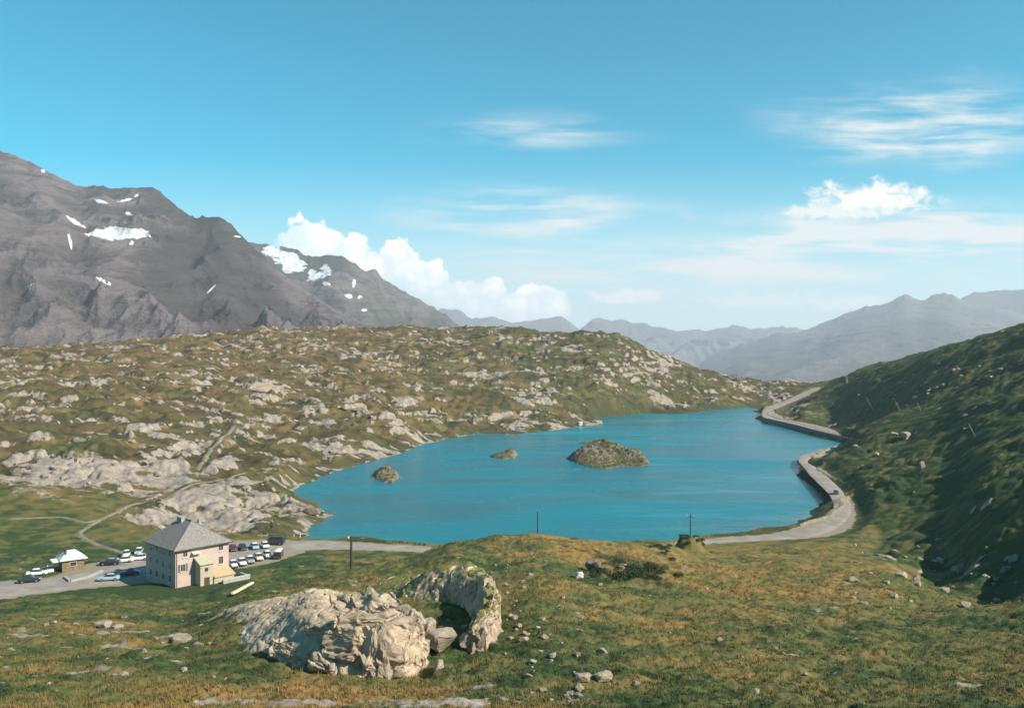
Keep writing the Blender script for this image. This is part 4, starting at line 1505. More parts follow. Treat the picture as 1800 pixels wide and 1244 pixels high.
strew(70, (800, 985, 1090, 1235), (0.22, 0.95), "small pale stone lying in the green slope right of the outcrops", "pale stones strewn down the green slope", seed=3,
      weight=lambda x, y: math.exp(-((x - 930 - (y - 1100) * 0.45) / 85.0) ** 2))
strew(16, (60, 1075, 480, 1215), (0.3, 0.9), "grey stone half buried in the left foreground grass", "grey stones in the left foreground grass", seed=5)
strew(9, (1100, 1010, 1500, 1225), (0.3, 0.8), "little grey stone in the tawny grass right of centre", "little grey stones in the tawny grass", seed=6)
strew(40, (1500, 940, 1790, 1075), (0.5, 2.0), "pale grey stone tumbled in the dark gully at the right", "stones tumbled in the right hand gully", seed=8, d0=100)
strew(34, (1480, 640, 1760, 800), (1.0, 3.6), "pale stone lying on the dark right hand slope", "pale stones on the dark right hand slope", seed=9, d0=180,
      weight=lambda x, y: max(math.exp(-((y - 690 + (x - 1600) * 0.22) / 14.0) ** 2), math.exp(-((y - 655 + (x - 1680) * 0.3) / 10.0) ** 2), 0.12))
strew(45, (40, 605, 1250, 860), (1.4, 4.0), "pale boulder among the turf of the far plateau", "pale boulders on the far plateau", seed=10, d0=235, sink=0.3)


# ------------------------------------------------------------------ house
M_PLASTER = None


def make_plaster(name, c, stain):
    m, N, b = mat(name)
    P = N.n('ShaderNodeTexCoord').outputs['Object']
    a = N.noise(P, 0.9, 6.0, 0.65)
    s = N.noise(N.scalevec(P, (2.2, 2.2, 0.35)), 1.3, 5.0, 0.65)
    cc = N.mix(N.sm(a, 0.35, 0.7), c, tuple(v * 0.86 for v in c))
    cc = N.mix(N.m('MULTIPLY', N.sm(s, 0.52, 0.72), 0.55), cc, stain)
    N.put(b.inputs['Base Color'], cc)
    b.inputs['Roughness'].default_value = 0.9
    bump(N, b, a, 0.4, 0.03)
    return m


def make_slate(name, c0, c1, axis_scale=(1.0, 1.0, 1.0)):
    m, N, b = mat(name)
    P = N.n('ShaderNodeTexCoord').outputs['Object']
    sp = N.n('ShaderNodeSeparateXYZ')
    N.put(sp.inputs[0], P)
    row = N.m('MULTIPLY', sp.outputs[2], 4.6)
    saw = N.m('FRACT', row)
    cell = N.vor(N.scalevec(P, (2.2, 2.2, 4.6)), 1.0)
    n = N.noise(P, 1.6, 5.0, 0.65)
    c = N.mix(N.sm(N.m('ADD', N.m('MULTIPLY', n, 0.7), N.m('MULTIPLY', cell, 0.5)), 0.35, 0.85), c0, c1)
    c = N.mix(N.m('MULTIPLY', N.sm(saw, 0.78, 1.0), 0.55), c, tuple(v * 0.45 for v in c0))
    N.put(b.inputs['Base Color'], c)
    b.inputs['Roughness'].default_value = 0.75
    bump(N, b, N.m('ADD', saw, n), 0.6, 0.05)
    return m


M_PLASTER = make_plaster("pink_white_plaster", (0.50, 0.375, 0.335), (0.33, 0.24, 0.20))
M_PLASTER2 = make_plaster("annex_plaster", (0.43, 0.37, 0.28), (0.27, 0.23, 0.16))
M_OCHRE = make_plaster("ochre_plaster", (0.47, 0.345, 0.20), (0.33, 0.25, 0.15))
M_STONEWALL = make_plaster("grey_stone_wall", (0.36, 0.34, 0.32), (0.22, 0.21, 0.19))
M_SLATE = make_slate("stone_slate_roof", (0.175, 0.155, 0.145), (0.275, 0.25, 0.23))
M_SHEET = make_slate("pale_sheet_roof", (0.62, 0.60, 0.57), (0.74, 0.72, 0.68))
M_GREENROOF = make_slate("weathered_lean_to_roof", (0.36, 0.34, 0.23), (0.46, 0.42, 0.30))
M_PANE = plain("window_pane", (0.035, 0.042, 0.048), 0.12, 0.2, 1.0, 0.5)
M_SHUTTER = plain("grey_green_shutter", (0.12, 0.14, 0.12), 0.7)
M_WOODDARK = plain("dark_timber", (0.075, 0.055, 0.040), 0.85, 0.3, 4.0)
M_WOODPOLE = plain("tarred_pole", (0.055, 0.045, 0.038), 0.85, 0.3, 6.0)
M_WOODPALE = plain("bleached_timber", (0.62, 0.54, 0.40), 0.8, 0.2, 3.0)
M_FRAME = plain("pale_trim", (0.52, 0.47, 0.40), 0.7)
M_HUTWALL = plain("brown_boarding", (0.20, 0.145, 0.085), 0.85, 0.3, 3.0)
M_WHITE = plain("white_paint", (0.80, 0.78, 0.74), 0.5, 0.05)
M_ORANGE = plain("orange_paint", (0.75, 0.33, 0.04), 0.5, 0.1)
M_METAL = plain("galvanised_metal", (0.42, 0.42, 0.42), 0.4, 0.1, 3.0, 0.5, 0.7)
M_CERAMIC = plain("white_insulator", (0.7, 0.7, 0.68), 0.3, 0.05)

HA = np.array([-64.6, 170.0])          # corner nearest the viewer
uL = np.array([-9.2, 8.5])
uL /= np.linalg.norm(uL)               # along the shaded wall
uR = np.array([uL[1], -uL[0]])         # along the sunlit wall
LL, LR = 12.4, 11.2
HZ0, HZ1 = 3.55, 11.1
hrot = math.atan2(uR[1], uR[0])
house = empty("stone_house", (HA[0], HA[1], HZ0), hrot)
tag(house, "three storey plastered stone house with a grey hipped slate roof beside the car park", 'house')
HH = HZ1 - HZ0
# local frame: x along sunlit wall, y along shaded wall
MB().box(0, LR, 0, LL, -0.6, HH).build("wall", M_PLASTER, house)
e = 0.55
rz0, rz1 = HH - 0.05, HH + 4.25
ra = (LR / 2, LL / 2 - 1.9)
rb = (LR / 2, LL / 2 + 1.9)
roof = MB()
c4 = [(-e, -e), (LR + e, -e), (LR + e, LL + e), (-e, LL + e)]
roof.poly([(-e, -e, rz0), (LR + e, -e, rz0), (ra[0], ra[1], rz1)])
roof.poly([(LR + e, -e, rz0), (LR + e, LL + e, rz0), (rb[0], rb[1], rz1), (ra[0], ra[1], rz1)])
roof.poly([(LR + e, LL + e, rz0), (-e, LL + e, rz0), (rb[0], rb[1], rz1)])
roof.poly([(-e, LL + e, rz0), (-e, -e, rz0), (ra[0], ra[1], rz1), (rb[0], rb[1], rz1)])
for i in range(4):
    a, b_ = c4[i], c4[(i + 1) % 4]
    roof.poly([(a[0], a[1], rz0 - 0.22), (b_[0], b_[1], rz0 - 0.22), (b_[0], b_[1], rz0), (a[0], a[1], rz0)])
roof.poly([(p[0], p[1], rz0 - 0.22) for p in reversed(c4)])
roof_o = roof.build("roof", M_SLATE, house)
gut = MB()
gut.box(-e - 0.1, LR + e + 0.1, -e - 0.14, -e, rz0 - 0.26, rz0 - 0.10)
gut.build("eaves_board", M_WOODDARK, house)
ridge = MB()
ridge.tube((ra[0], ra[1] - 0.1, rz1), (rb[0], rb[1] + 0.1, rz1), 0.16, n=6)
ridge.tube((-e, -e, rz0 + 0.02), (ra[0], ra[1], rz1), 0.11, n=6).tube((LR + e, -e, rz0 + 0.02), (ra[0], ra[1], rz1), 0.11, n=6)
ridge.tube((-e, LL + e, rz0 + 0.02), (rb[0], rb[1], rz1), 0.11, n=6).tube((LR + e, LL + e, rz0 + 0.02), (rb[0], rb[1], rz1), 0.11, n=6)
ridge.build("ridge_cap", M_SLATE, roof_o)
for (cx_, cy_, w_, d_, h_) in ((LR / 2 - 0.5, LL / 2 + 1.6, 0.8, 1.9, 0.65), (LR / 2 + 1.4, LL / 2 - 2.3, 0.5, 0.5, 0.45)):
    ch = MB().box(cx_ - w_ / 2, cx_ + w_ / 2, cy_ - d_ / 2, cy_ + d_ / 2, rz1 - 1.6, rz1 + h_ - 0.35)
    ch.box(cx_ - w_ / 2 - 0.1, cx_ + w_ / 2 + 0.1, cy_ - d_ / 2 - 0.1, cy_ + d_ / 2 + 0.1, rz1 + h_ - 0.35, rz1 + h_ - 0.20)
    ch.build("chimney", M_STONEWALL, roof_o)


def window(parent, face, s, z, w, h, shutters=False):
    """face 'R': sunlit wall (y=0); face 'L': shaded wall (x=0)"""
    def bx(mb, s0, s1, d0, d1, z0, z1):
        if face == 'R':
            return mb.box(s0, s1, d0, d1, z0, z1)
        return mb.box(d0, d1, s0, s1, z0, z1)
    mb = MB()
    t = 0.09
    bx(mb, s - w / 2 - t, s - w / 2, -0.05, 0.02, z - t, z + h + t)
    bx(mb, s + w / 2, s + w / 2 + t, -0.05, 0.02, z - t, z + h + t)
    bx(mb, s - w / 2, s + w / 2, -0.05, 0.02, z + h, z + h + t)
    bx(mb, s - w / 2, s + w / 2, -0.05, 0.02, z - t, z)
    bx(mb, s - 0.03, s + 0.03, -0.03, 0.02, z, z + h)
    fr = mb.build("window", M_FRAME, parent)
    mb = MB()
    bx(mb, s - w / 2, s + w / 2, -0.012, 0.03, z, z + h)
    mb.build("pane", M_PANE, fr)
    mb = MB()
    bx(mb, s - w / 2 - 0.15, s + w / 2 + 0.15, -0.16, 0.02, z - 0.20, z - t - 0.003)
    mb.build("sill", M_FRAME, fr)
    if shutters:
        for q in (-1, 1):
            mb = MB()
            c_ = s + q * (w * 0.78 + t)
            bx(mb, c_ - w * 0.25, c_ + w * 0.25, -0.09, -0.003, z - 0.05, z + h + 0.05)
            mb.build("shutter", M_SHUTTER, fr)


for s, z, w, h in ((2.0, 5.95, 0.85, 0.95), (9.5, 5.95, 0.9, 1.0)):
    window(house, 'R', s, z, w, h)
window(house, 'R', 9.5, 3.25, 0.9, 1.45)
window(house, 'R', 1.5, 3.2, 0.85, 1.35, True)
for s in (2.2, 5.0, 7.6, 10.2):
    for z in (1.1, 3.5, 5.9):
        window(house, 'L', s, z, 0.85, 1.15)
# annex on the sunlit wall
AX0, AX1, AD = 3.9, 6.6, 2.3
MB().box(AX0, AX1, -AD, -0.003, -0.6, 4.55).build("annex_wall", M_PLASTER2, house)
MB().hexa([(AX0 - 0.25, -AD - 0.3, 4.25), (AX1 + 0.25, -AD - 0.3, 4.25), (AX1 + 0.25, -0.004, 5.35), (AX0 - 0.25, -0.004, 5.35)],
          [(AX0 - 0.25, -AD - 0.3, 4.42), (AX1 + 0.25, -AD - 0.3, 4.42), (AX1 + 0.25, -0.004, 5.55), (AX0 - 0.25, -0.004, 5.55)]).build("annex_roof", M_GREENROOF, house)
MB().hexa([(AX0, -AD, 4.55), (AX1, -AD, 4.55), (AX1, -0.01, 4.55), (AX0, -0.01, 4.55)],
          [(AX0, -AD, 4.556), (AX1, -AD, 4.556), (AX1, -0.01, 5.30), (AX0, -0.01, 5.30)]).build("annex_gable", M_PLASTER2, house)
an = MB()
an.box(AX0 + 0.9, AX0 + 1.6, -AD - 0.03, -AD + 0.02, 2.9, 3.6)
an.build("annex_window", M_PANE, house)
# single storey extension with a sloping ochre roof, and door
MB().box(AX1 + 0.003, LR - 0.3, -2.6, -0.003, -0.6, 1.45).build("extension_wall", M_PLASTER2, house)
MB().hexa([(AX1 + 0.01, -2.85, 1.40), (LR - 0.1, -2.85, 1.40), (LR - 0.1, -0.004, 2.5), (AX1 + 0.01, -0.004, 2.5)],
          [(AX1 + 0.01, -2.85, 1.55), (LR - 0.1, -2.85, 1.55), (LR - 0.1, -0.004, 2.66), (AX1 + 0.01, -0.004, 2.66)]).build("extension_roof", M_OCHRE, house)
d_ = MB().box(AX0 + 0.8, AX0 + 1.9, -AD - 0.06, -AD - 0.003, -0.45, 1.75).build("door", M_WOODDARK, house)
MB().tube((AX0 + 1.75, -AD - 0.1, 0.65), (AX0 + 1.75, -AD - 0.1, 0.85), 0.03, n=6).build("handle", M_METAL, d_)
# canopy bracket over the upper floor, rain pipe
MB().hexa([(3.2, -0.9, 6.25), (5.0, -0.9, 6.25), (5.0, -0.004, 6.55), (3.2, -0.004, 6.55)],
          [(3.2, -0.9, 6.33), (5.0, -0.9, 6.33), (5.0, -0.004, 6.63), (3.2, -0.004, 6.63)]).build("canopy", M_FRAME, house)
MB().tube((0.25, -0.12, -0.5), (0.25, -0.12, HH - 0.3), 0.06).build("rain_pipe", M_METAL, house)
# low wall of the terrace in front
tw = empty("terrace_wall", (HA[0], HA[1], HZ0), hrot)
tag(tw, "low grey stone terrace wall along the sunny side of the house", 'wall')
MB().box(AX1 + 1.2, LR + 2.4, -4.0, -3.55, -1.6, 0.9).build("wall_body", M_STONEWALL, tw)
MB().box(LR + 1.95, LR + 2.4, -3.547, -0.6, -1.6, 0.9).build("wall_return", M_STONEWALL, tw)
MB().box(AX1 + 1.12, LR + 2.48, -4.08, -3.47, 0.903, 1.02).build("coping", M_FRAME, tw)

# ------------------------------------------------------------------ hut beside the road
hp = dp(124, 1003, 187)
hz = zat(hp[0], hp[1])
hut = empty("roadside_hut", (hp[0], hp[1], hz), math.radians(38))
tag(hut, "small brown hut with a bright pale hipped roof left of the house", 'hut')
MB().box(-2.1, 2.1, -1.8, 1.8, -0.6, 2.55).build("wall", M_HUTWALL, hut)
hr = MB()
hr.poly([(-2.7, -2.4, 2.5), (2.7, -2.4, 2.5), (0.7, 0, 4.15), (-0.7, 0, 4.15)])
hr.poly([(2.7, -2.4, 2.5), (2.7, 2.4, 2.5), (0.7, 0, 4.15)])
hr.poly([(2.7, 2.4, 2.5), (-2.7, 2.4, 2.5), (-0.7, 0, 4.15), (0.7, 0, 4.15)])
hr.poly([(-2.7, 2.4, 2.5), (-2.7, -2.4, 2.5), (-0.7, 0, 4.15)])
hr.box(-2.7, 2.7, -2.4, 2.4, 2.38, 2.497)
hro = hr.build("roof", M_SHEET, hut)
MB().tube((-1.3, -0.9, 2.9), (-1.3, -0.9, 4.5), 0.22).tube((-1.3, -0.9, 4.5), (-1.3, -0.9, 4.65), 0.32).build("flue", M_WOODDARK, hro)
dd_ = MB().box(-2.16, -2.103, -0.5, 0.45, -0.2, 1.95).build("door", M_WOODDARK, hut)
MB().tube((-2.2, 0.3, 0.9), (-2.2, 0.3, 1.1), 0.03, n=6).build("handle", M_METAL, dd_)
w_ = MB().box(-0.7, 0.7, -1.86, -1.803, 1.0, 1.95).build("window", M_FRAME, hut)
MB().box(-0.6, 0.6, -1.88, -1.862, 1.1, 1.85).build("pane", M_PANE, w_)
MB().hexa([(-3.9, -2.0, 2.25), (-2.75, -2.0, 2.25), (-2.75, 1.0, 2.4), (-3.9, 1.0, 2.4)], [(-3.9, -2.0, 2.33), (-2.75, -2.0, 2.33), (-2.75, 1.0, 2.48), (-3.9, 1.0, 2.48)]).build("awning", M_WHITE, hut)
pmp = pick(112, 1001, 150)
pz = zat(pmp[0], pmp[1])
pump = empty("fuel_pump", (pmp[0], pmp[1], pz), math.radians(20))
tag(pump, "tall slim orange post standing at the road corner of the hut", 'post')
MB().box(-0.28, 0.28, -0.2, 0.2, 0.15, 2.0).build("body", M_ORANGE, pump, bevel=0.04)
MB().box(-0.36, 0.36, -0.28, 0.28, -0.2, 0.147).build("plinth", M_STONEWALL, pump)
MB().box(-0.30, 0.30, -0.22, 0.22, 2.003, 2.2).build("cap", M_WHITE, pump)
pump.name = "orange_post"
tz = dp(145, 1005, 182)
tm = empty("terrace_kerb", (0, 0, 0))
kp = [pick(112, 1017, 150), pick(122, 1024, 150), pick(150, 1018, 150), pick(178, 1006, 150)]
kb = MB()
for i in range(len(kp) - 1):
    a, b_ = kp[i], kp[i + 1]
    dirv = np.array([b_[0] - a[0], b_[1] - a[1]])
    dirv /= np.linalg.norm(dirv)
    n_ = np.array([-dirv[1], dirv[0]]) * 0.28
    zt_a, zt_b = zat(a[0], a[1]), zat(b_[0], b_[1])
    kb.hexa([(a[0] - n_[0], a[1] - n_[1], zt_a - 0.4), (b_[0] - n_[0], b_[1] - n_[1], zt_b - 0.4), (b_[0] + n_[0], b_[1] + n_[1], zt_b - 0.4), (a[0] + n_[0], a[1] + n_[1], zt_a - 0.4)],
            [(a[0] - n_[0], a[1] - n_[1], zt_a + 0.5), (b_[0] - n_[0], b_[1] - n_[1], zt_b + 0.5), (b_[0] + n_[0], b_[1] + n_[1], zt_b + 0.5), (a[0] + n_[0], a[1] + n_[1], zt_a + 0.5)])
bpy.data.objects.remove(tm)
kbo = kb.build("kerb_wall", M_STONEWALL)
tag(kbo, "low pale stone kerb wall curving along the road in front of the hut", 'wall')

# plank
pa, pb = pick(408, 1048), pick(443, 1029)
pl = MB()
c_ = (pa + pb) / 2
L = np.linalg.norm((pb - pa))
plank = empty("timber_beam", c_, math.atan2(pb[1] - pa[1], pb[0] - pa[0]))
bpy.data.objects.remove(plank)
pl.box(-L / 2, L / 2, -0.26, 0.26, 0.0, 0.32)
plo = pl.build("timber_beam", M_WOODPALE, bevel=0.03)
plo.location = (c_[0], c_[1], max(zat(*c_[:2]), (zat(*pa[:2]) + zat(*pb[:2])) / 2) + 0.05)
plo.rotation_euler = (0, -math.asin((zat(*pb[:2]) - zat(*pa[:2])) / L), math.atan2(pb[1] - pa[1], pb[0] - pa[0]))
tag(plo, "long bleached timber beam lying on the grass right of the house", 'beam')


# ------------------------------------------------------------------ cars
def paint(name, c):
    m, N, b = mat(name)
    b.inputs['Base Color'].default_value = (*c, 1)
    b.inputs['Roughness'].default_value = 0.28
    b.inputs['Specular IOR Level'].default_value = 0.5
    b.inputs['Coat Weight'].default_value = 0.4
    g = N.n('ShaderNodeTexCoord').outputs['Object']
    n = N.noise(g, 2.0, 3.0)
    N.put(b.inputs['Base Color'], N.mix(n, tuple(v * 0.88 for v in c), c))
    return m


M_GLASS = plain("car_glass", (0.03, 0.036, 0.042), 0.08, 0.1, 1.0, 0.6)
M_TYRE = plain("tyre_rubber", (0.02, 0.02, 0.02), 0.9, 0.1)
M_CHROME = plain("chrome", (0.6, 0.6, 0.6), 0.2, 0.05, 1.0, 0.5, 0.9)
M_LAMP = plain("lamp_glass", (0.75, 0.75, 0.70), 0.15, 0.05)
PAINT = {k: paint(k + "_car_paint", v) for k, v in dict(white=(0.78, 0.77, 0.72), cream=(0.68, 0.62, 0.48), dark=(0.025, 0.028, 0.034), red=(0.16, 0.02, 0.02), blue=(0.03, 0.05, 0.10), grey=(0.28, 0.29, 0.30), pale_blue=(0.34, 0.45, 0.52), green=(0.05, 0.08, 0.06)).items()}


def loft(sections, mb):
    """sections: list of (x, [(y,z)...]) half profiles mirrored; closed loops joined"""
    n = None
    base = len(mb.v)
    for x, prof in sections:
        loop = [(x, y, z) for y, z in prof] + [(x, -y, z) for y, z in reversed(prof)]
        n = len(loop)
        mb.v += loop
    for i in range(len(sections) - 1):
        for j in range(n):
            a = base + i * n + j
            b_ = base + i * n + (j + 1) % n
            mb.f.append((a, b_, b_ + n, a + n))
    mb.f.append(tuple(base + j for j in range(n - 1, -1, -1)))
    k = base + (len(sections) - 1) * n
    mb.f.append(tuple(k + j for j in range(n)))


def car_parts(style):
    """returns a dict of MB for a car 4.1 m long heading +x"""
    body, glass, roof_ = MB(), MB(), MB()
    if style == 'saloon':
        prof = lambda w, z0, z1: [(w * 0.86, z0), (w, z0 + 0.18), (w, z1 - 0.16), (w * 0.9, z1)]
        loft([(-2.05, prof(0.68, 0.36, 0.78)), (-1.95, prof(0.76, 0.26, 0.88)), (-1.1, prof(0.79, 0.24, 0.92)), (0.7, prof(0.79, 0.24, 0.92)), (1.75, prof(0.75, 0.25, 0.84)), (2.02, prof(0.68, 0.32, 0.74))], body)
        g = lambda w0, w1, z0, z1: [(w0, z0), (w1, z1)]
        loft([(-1.35, [(0.70, 0.90), (0.68, 0.93)]), (-0.85, [(0.72, 0.90), (0.58, 1.34)]), (0.35, [(0.72, 0.90), (0.58, 1.36)]), (0.95, [(0.70, 0.90), (0.66, 0.93)])], glass)
        loft([(-0.90, [(0.58, 1.335), (0.52, 1.37)]), (-0.70, [(0.61, 1.335), (0.53, 1.43)]), (0.20, [(0.61, 1.345), (0.53, 1.45)]), (0.42, [(0.58, 1.345), (0.52, 1.38)])], roof_)
        wb, wr = (-1.22, 1.25), 0.31
    elif style == 'rounded':
        prof = lambda w, z0, z1: [(w * 0.8, z0), (w, z0 + 0.16), (w, z1 - 0.22), (w * 0.72, z1)]
        loft([(-2.0, prof(0.50, 0.34, 0.62)), (-1.8, prof(0.66, 0.26, 0.86)), (-1.2, prof(0.76, 0.24, 0.98)), (0.3, prof(0.77, 0.24, 0.95)), (1.1, prof(0.74, 0.25, 0.90)), (1.7, prof(0.64, 0.28, 0.76)), (1.95, prof(0.50, 0.34, 0.58))], body)
        loft([(-1.30, [(0.64, 0.90), (0.60, 1.00)]), (-0.75, [(0.70, 0.90), (0.55, 1.36)]), (0.15, [(0.70, 0.90), (0.56, 1.40)]), (0.70, [(0.68, 0.90), (0.62, 0.96)])], glass)
        loft([(-0.90, [(0.54, 1.32), (0.46, 1.37)]), (-0.55, [(0.59, 1.35), (0.46, 1.48)]), (0.05, [(0.59, 1.37), (0.46, 1.50)]), (0.25, [(0.55, 1.36), (0.46, 1.41)])], roof_)
        wb, wr = (-1.18, 1.2), 0.33
    else:                                     # van
        prof = lambda w, z0, z1: [(w * 0.9, z0), (w, z0 + 0.2), (w, z1 - 0.1), (w * 0.97, z1)]
        loft([(-2.1, prof(0.78, 0.34, 1.12)), (-2.0, prof(0.84, 0.28, 1.18)), (1.75, prof(0.84, 0.28, 1.18)), (2.05, prof(0.76, 0.32, 1.08))], body)
        loft([(-2.0, [(0.80, 1.17), (0.76, 1.62)]), (1.35, [(0.80, 1.17), (0.76, 1.64)]), (1.78, [(0.78, 1.17), (0.74, 1.20)])], glass)
        loft([(-2.02, [(0.78, 1.615), (0.70, 1.72)]), (-1.8, [(0.80, 1.615), (0.68, 1.90)]), (1.1, [(0.80, 1.615), (0.68, 1.92)]), (1.42, [(0.77, 1.615), (0.68, 1.70)])], roof_)
        wb, wr = (-1.25, 1.3), 0.33
    return body, glass, roof_, wb, wr


CAR_PROTO = {}


def make_car(style, body_paint, roof_paint):
    key = style
    root = empty("parked_car", (0, 0, 0))
    if key not in CAR_PROTO:
        body, glass, roof_, wb, wr = car_parts(style)
        wheels = []
        ob = body.build("body", M_WHITE, root, bevel=0.035)
        og = glass.build("windows", M_GLASS, root)
        orf = roof_.build("roof", M_WHITE, root, smooth=True)
        for x in wb:
            for s in (-1, 1):
                w = MB().tube((x, s * 0.58, wr), (x, s * 0.80, wr), wr, n=14).build("wheel", M_TYRE, root)
                MB().tube((x, s * 0.795, wr), (x, s * 0.815, wr), wr * 0.55, n=12).build("hubcap", M_CHROME, w)
        zb = 0.42
        for s in (-1, 1):
            MB().box(s * 2.05 - 0.06, s * 2.05 + 0.06, -0.76, 0.76, zb - 0.06, zb + 0.07).build("bumper", M_CHROME, root, bevel=0.02)
        for s in (-1, 1):
            x = 2.0 if style != 'rounded' else 1.78
            MB().tube((x - 0.15, s * 0.55, 0.64), (x + 0.06, s * 0.55, 0.64), 0.11, 0.10, n=10).build("headlight", M_LAMP, root)
        CAR_PROTO[key] = root
        new = root
    else:
        bpy.data.objects.remove(root)
        new = copy_tree(CAR_PROTO[key])
    for ch in new.children:
        if ch.name.startswith("body") or ch.name.startswith("roof"):
            sl = ch.material_slots[0]
            sl.link = 'OBJECT'
            sl.material = PAINT[body_paint if ch.name.startswith("body") else roof_paint]
    return new


along_road = math.atan2(uR[1], uR[0])
CARS = [  # px, row of wheels, heading (deg), style, paint, roof, label
    (50, 1024, 25, 'saloon', 'dark', 'dark', "black car parked nearest the left edge of the road"),
    (64, 1011, 20, 'saloon', 'white', 'white', "white saloon parked behind the black car at the far left"),
    (86, 1006, -60, 'rounded', 'white', 'white', "small white car nose out, rightmost of the cluster at the far left"),
    (192, 993, 190, 'saloon', 'dark', 'grey', "dark car parked between the hut and the white cars"),
    (216, 989, 200, 'saloon', 'white', 'white', "white saloon side on, front one of the cars between hut and house"),
    (221, 978, -70, 'rounded', 'white', 'white', "white rounded car parked behind the side on white saloon"),
    (243, 985, 200, 'saloon', 'white', 'cream', "white saloon half hidden by the shaded wall of the house"),
    (243, 973, -75, 'saloon', 'pale_blue', 'white', "pale car in the back row just left of the house"),
    (190, 1021, 195, 'saloon', 'pale_blue', 'pale_blue', "pale blue car standing in the shadow of the house"),
    (226, 1012, 195, 'rounded', 'blue', 'blue', "dark blue car deep in the shadow of the house"),
    (409, 996, -62, 'rounded', 'white', 'white', "white car nearest the house in the front row"),
    (424, 992, -62, 'saloon', 'white', 'white', "second white car from the house in the front row"),
    (438, 988, -62, 'saloon', 'grey', 'white', "grey car with white roof in the middle of the front row"),
    (453, 983, -62, 'saloon', 'cream', 'cream', "cream car in the front row beside the grey one"),
    (469, 979, -62, 'rounded', 'white', 'white', "white rounded car at the far end of the front row"),
    (489, 979, 95, 'van', 'dark', 'white', "tall dark van with white roof where the car park meets the road"),
    (408, 967, 118, 'saloon', 'red', 'red', "dark red car next to the house in the back row"),
    (425, 965, 118, 'saloon', 'dark', 'dark', "black car beside the dark red one in the back row"),
    (446, 963, 118, 'saloon', 'pale_blue', 'white', "pale blue car in the middle of the back row"),
    (464, 961, 118, 'saloon', 'white', 'white', "white car in the back row beside the dark wagon"),
    (484, 956, 175, 'van', 'dark', 'dark', "dark wagon parked broadside at the lake end of the back row"),
    (1470, 868, 250, 'saloon', 'blue', 'pale_blue', "dark blue car with pale roof driving on the lakeside bend"),
]
for (px, py, hd, style, bp, rp, lab) in CARS:
    c_ = make_car(style, bp, rp)
    q = gp(px, py, 3.25 if px < 1000 else 2.95)
    _, rzq = line_dist(np.array([q[0]]), np.array([q[1]]), R_C, R_W)
    dr = float(_[0])
    gz = float(rzq[0]) + 0.10 if dr < -0.3 else zat(q[0], q[1])
    c_.location = (q[0], q[1], gz)
    c_.rotation_euler = (0, 0, math.radians(hd))
    tag(c_, lab, 'car', "cars parked on the gravel by the house" if px < 1000 else None)
    if px > 1000:
        c_.name = "driving_car"

# ------------------------------------------------------------------ poles


def utility_pole(px, py_base, py_top, d, label, arm=True, r=0.15, rz=0.3, base=None):
    x = (px - CX) / F * d
    zb = zat(x, d)
    zt = CAMZ - (py_top - HY) / F * d
    root = empty("utility_pole", (x, d, zb), rz)
    tag(root, label, 'pole')
    h = zt - zb
    MB().tube((0, 0, -0.6), (0, 0, h), r, r * 0.72, n=10).build("post", M_WOODPOLE, root)
    if arm:
        MB().box(-0.75, 0.75, -0.06, 0.06, h * 0.86, h * 0.86 + 0.12).build("crossarm", M_WOODPOLE, root)
        for s in (-0.65, 0.65):
            MB().tube((s, 0, h * 0.86 + 0.123), (s, 0, h * 0.86 + 0.34), 0.07, 0.05, n=8).build("insulator", M_CERAMIC, root)
    return root


utility_pole(617, 998, 943, 181, "thick dark wooden pole standing below the lakeside road near the car park", False, 0.30)
utility_pole(945, 0, 899, 166, "thin pole rising behind the grassy crest against the lake", False, 0.13)
utility_pole(1214, 0, 903, 178, "thin pole with a short crossarm on top of the grassy mound", True, 0.12, 0.2)
for i, (px, pt_, pb_, d, lab) in enumerate(((1536, 700, 722, 520, "pale leaning pole farthest left on the dark slope"), (1583, 706, 722, 500, "pale leaning pole second from the left on the dark slope"),
                                            (1620, 708, 722, 470, "short pale leaning pole third from the left on the dark slope"), (1716, 746, 768, 268, "pale leaning pole nearest on the dark slope at the right"))):
    p = pick(px, pb_, 200)
    h = (pb_ - pt_) / F * p[1]
    root = empty("leaning_pole", p, 0)
    tag(root, lab, 'pole', None)
    MB().tube((0, 0, -0.4), (-h * 0.55, 0, h), 0.05 if p[1] < 350 else 0.08, 0.05, n=6).build("post", M_WOODPALE, root)
    MB().tube((-h * 0.55, 0, h), (-h * 0.56, 0, h + 0.12), 0.12, n=6).build("cap", M_METAL, root)

# stone marker tower on the right skyline
tp = pick(1487, 674, 350)
tp[2] = zat(tp[0], tp[1])
tw_h = (674 - 657) / F * tp[1]
tow = empty("stone_cairn", tp)
tag(tow, "dark stone cairn tower with a stick standing on the right hand skyline", 'cairn')
tb = MB()
for k in range(6):
    z0, z1 = tw_h * 0.75 * k / 6, tw_h * 0.75 * (k + 1) / 6
    w0 = 1.75 - 0.16 * k + 0.12 * (k % 2)
    tb.tube((0.07 * (k % 3), 0, z0 - (0.8 if k == 0 else 0)), (0.05 * (k % 2), 0.05, z1 - 0.01), w0, w0 - 0.12, n=9)
tb.build("cairn_stones", M_DARKROCK, tow)
MB().tube((0.2, 0, tw_h * 0.74), (-0.3, 0, tw_h * 1.1), 0.16, 0.1, n=6).build("stick", M_WOODPOLE, tow)

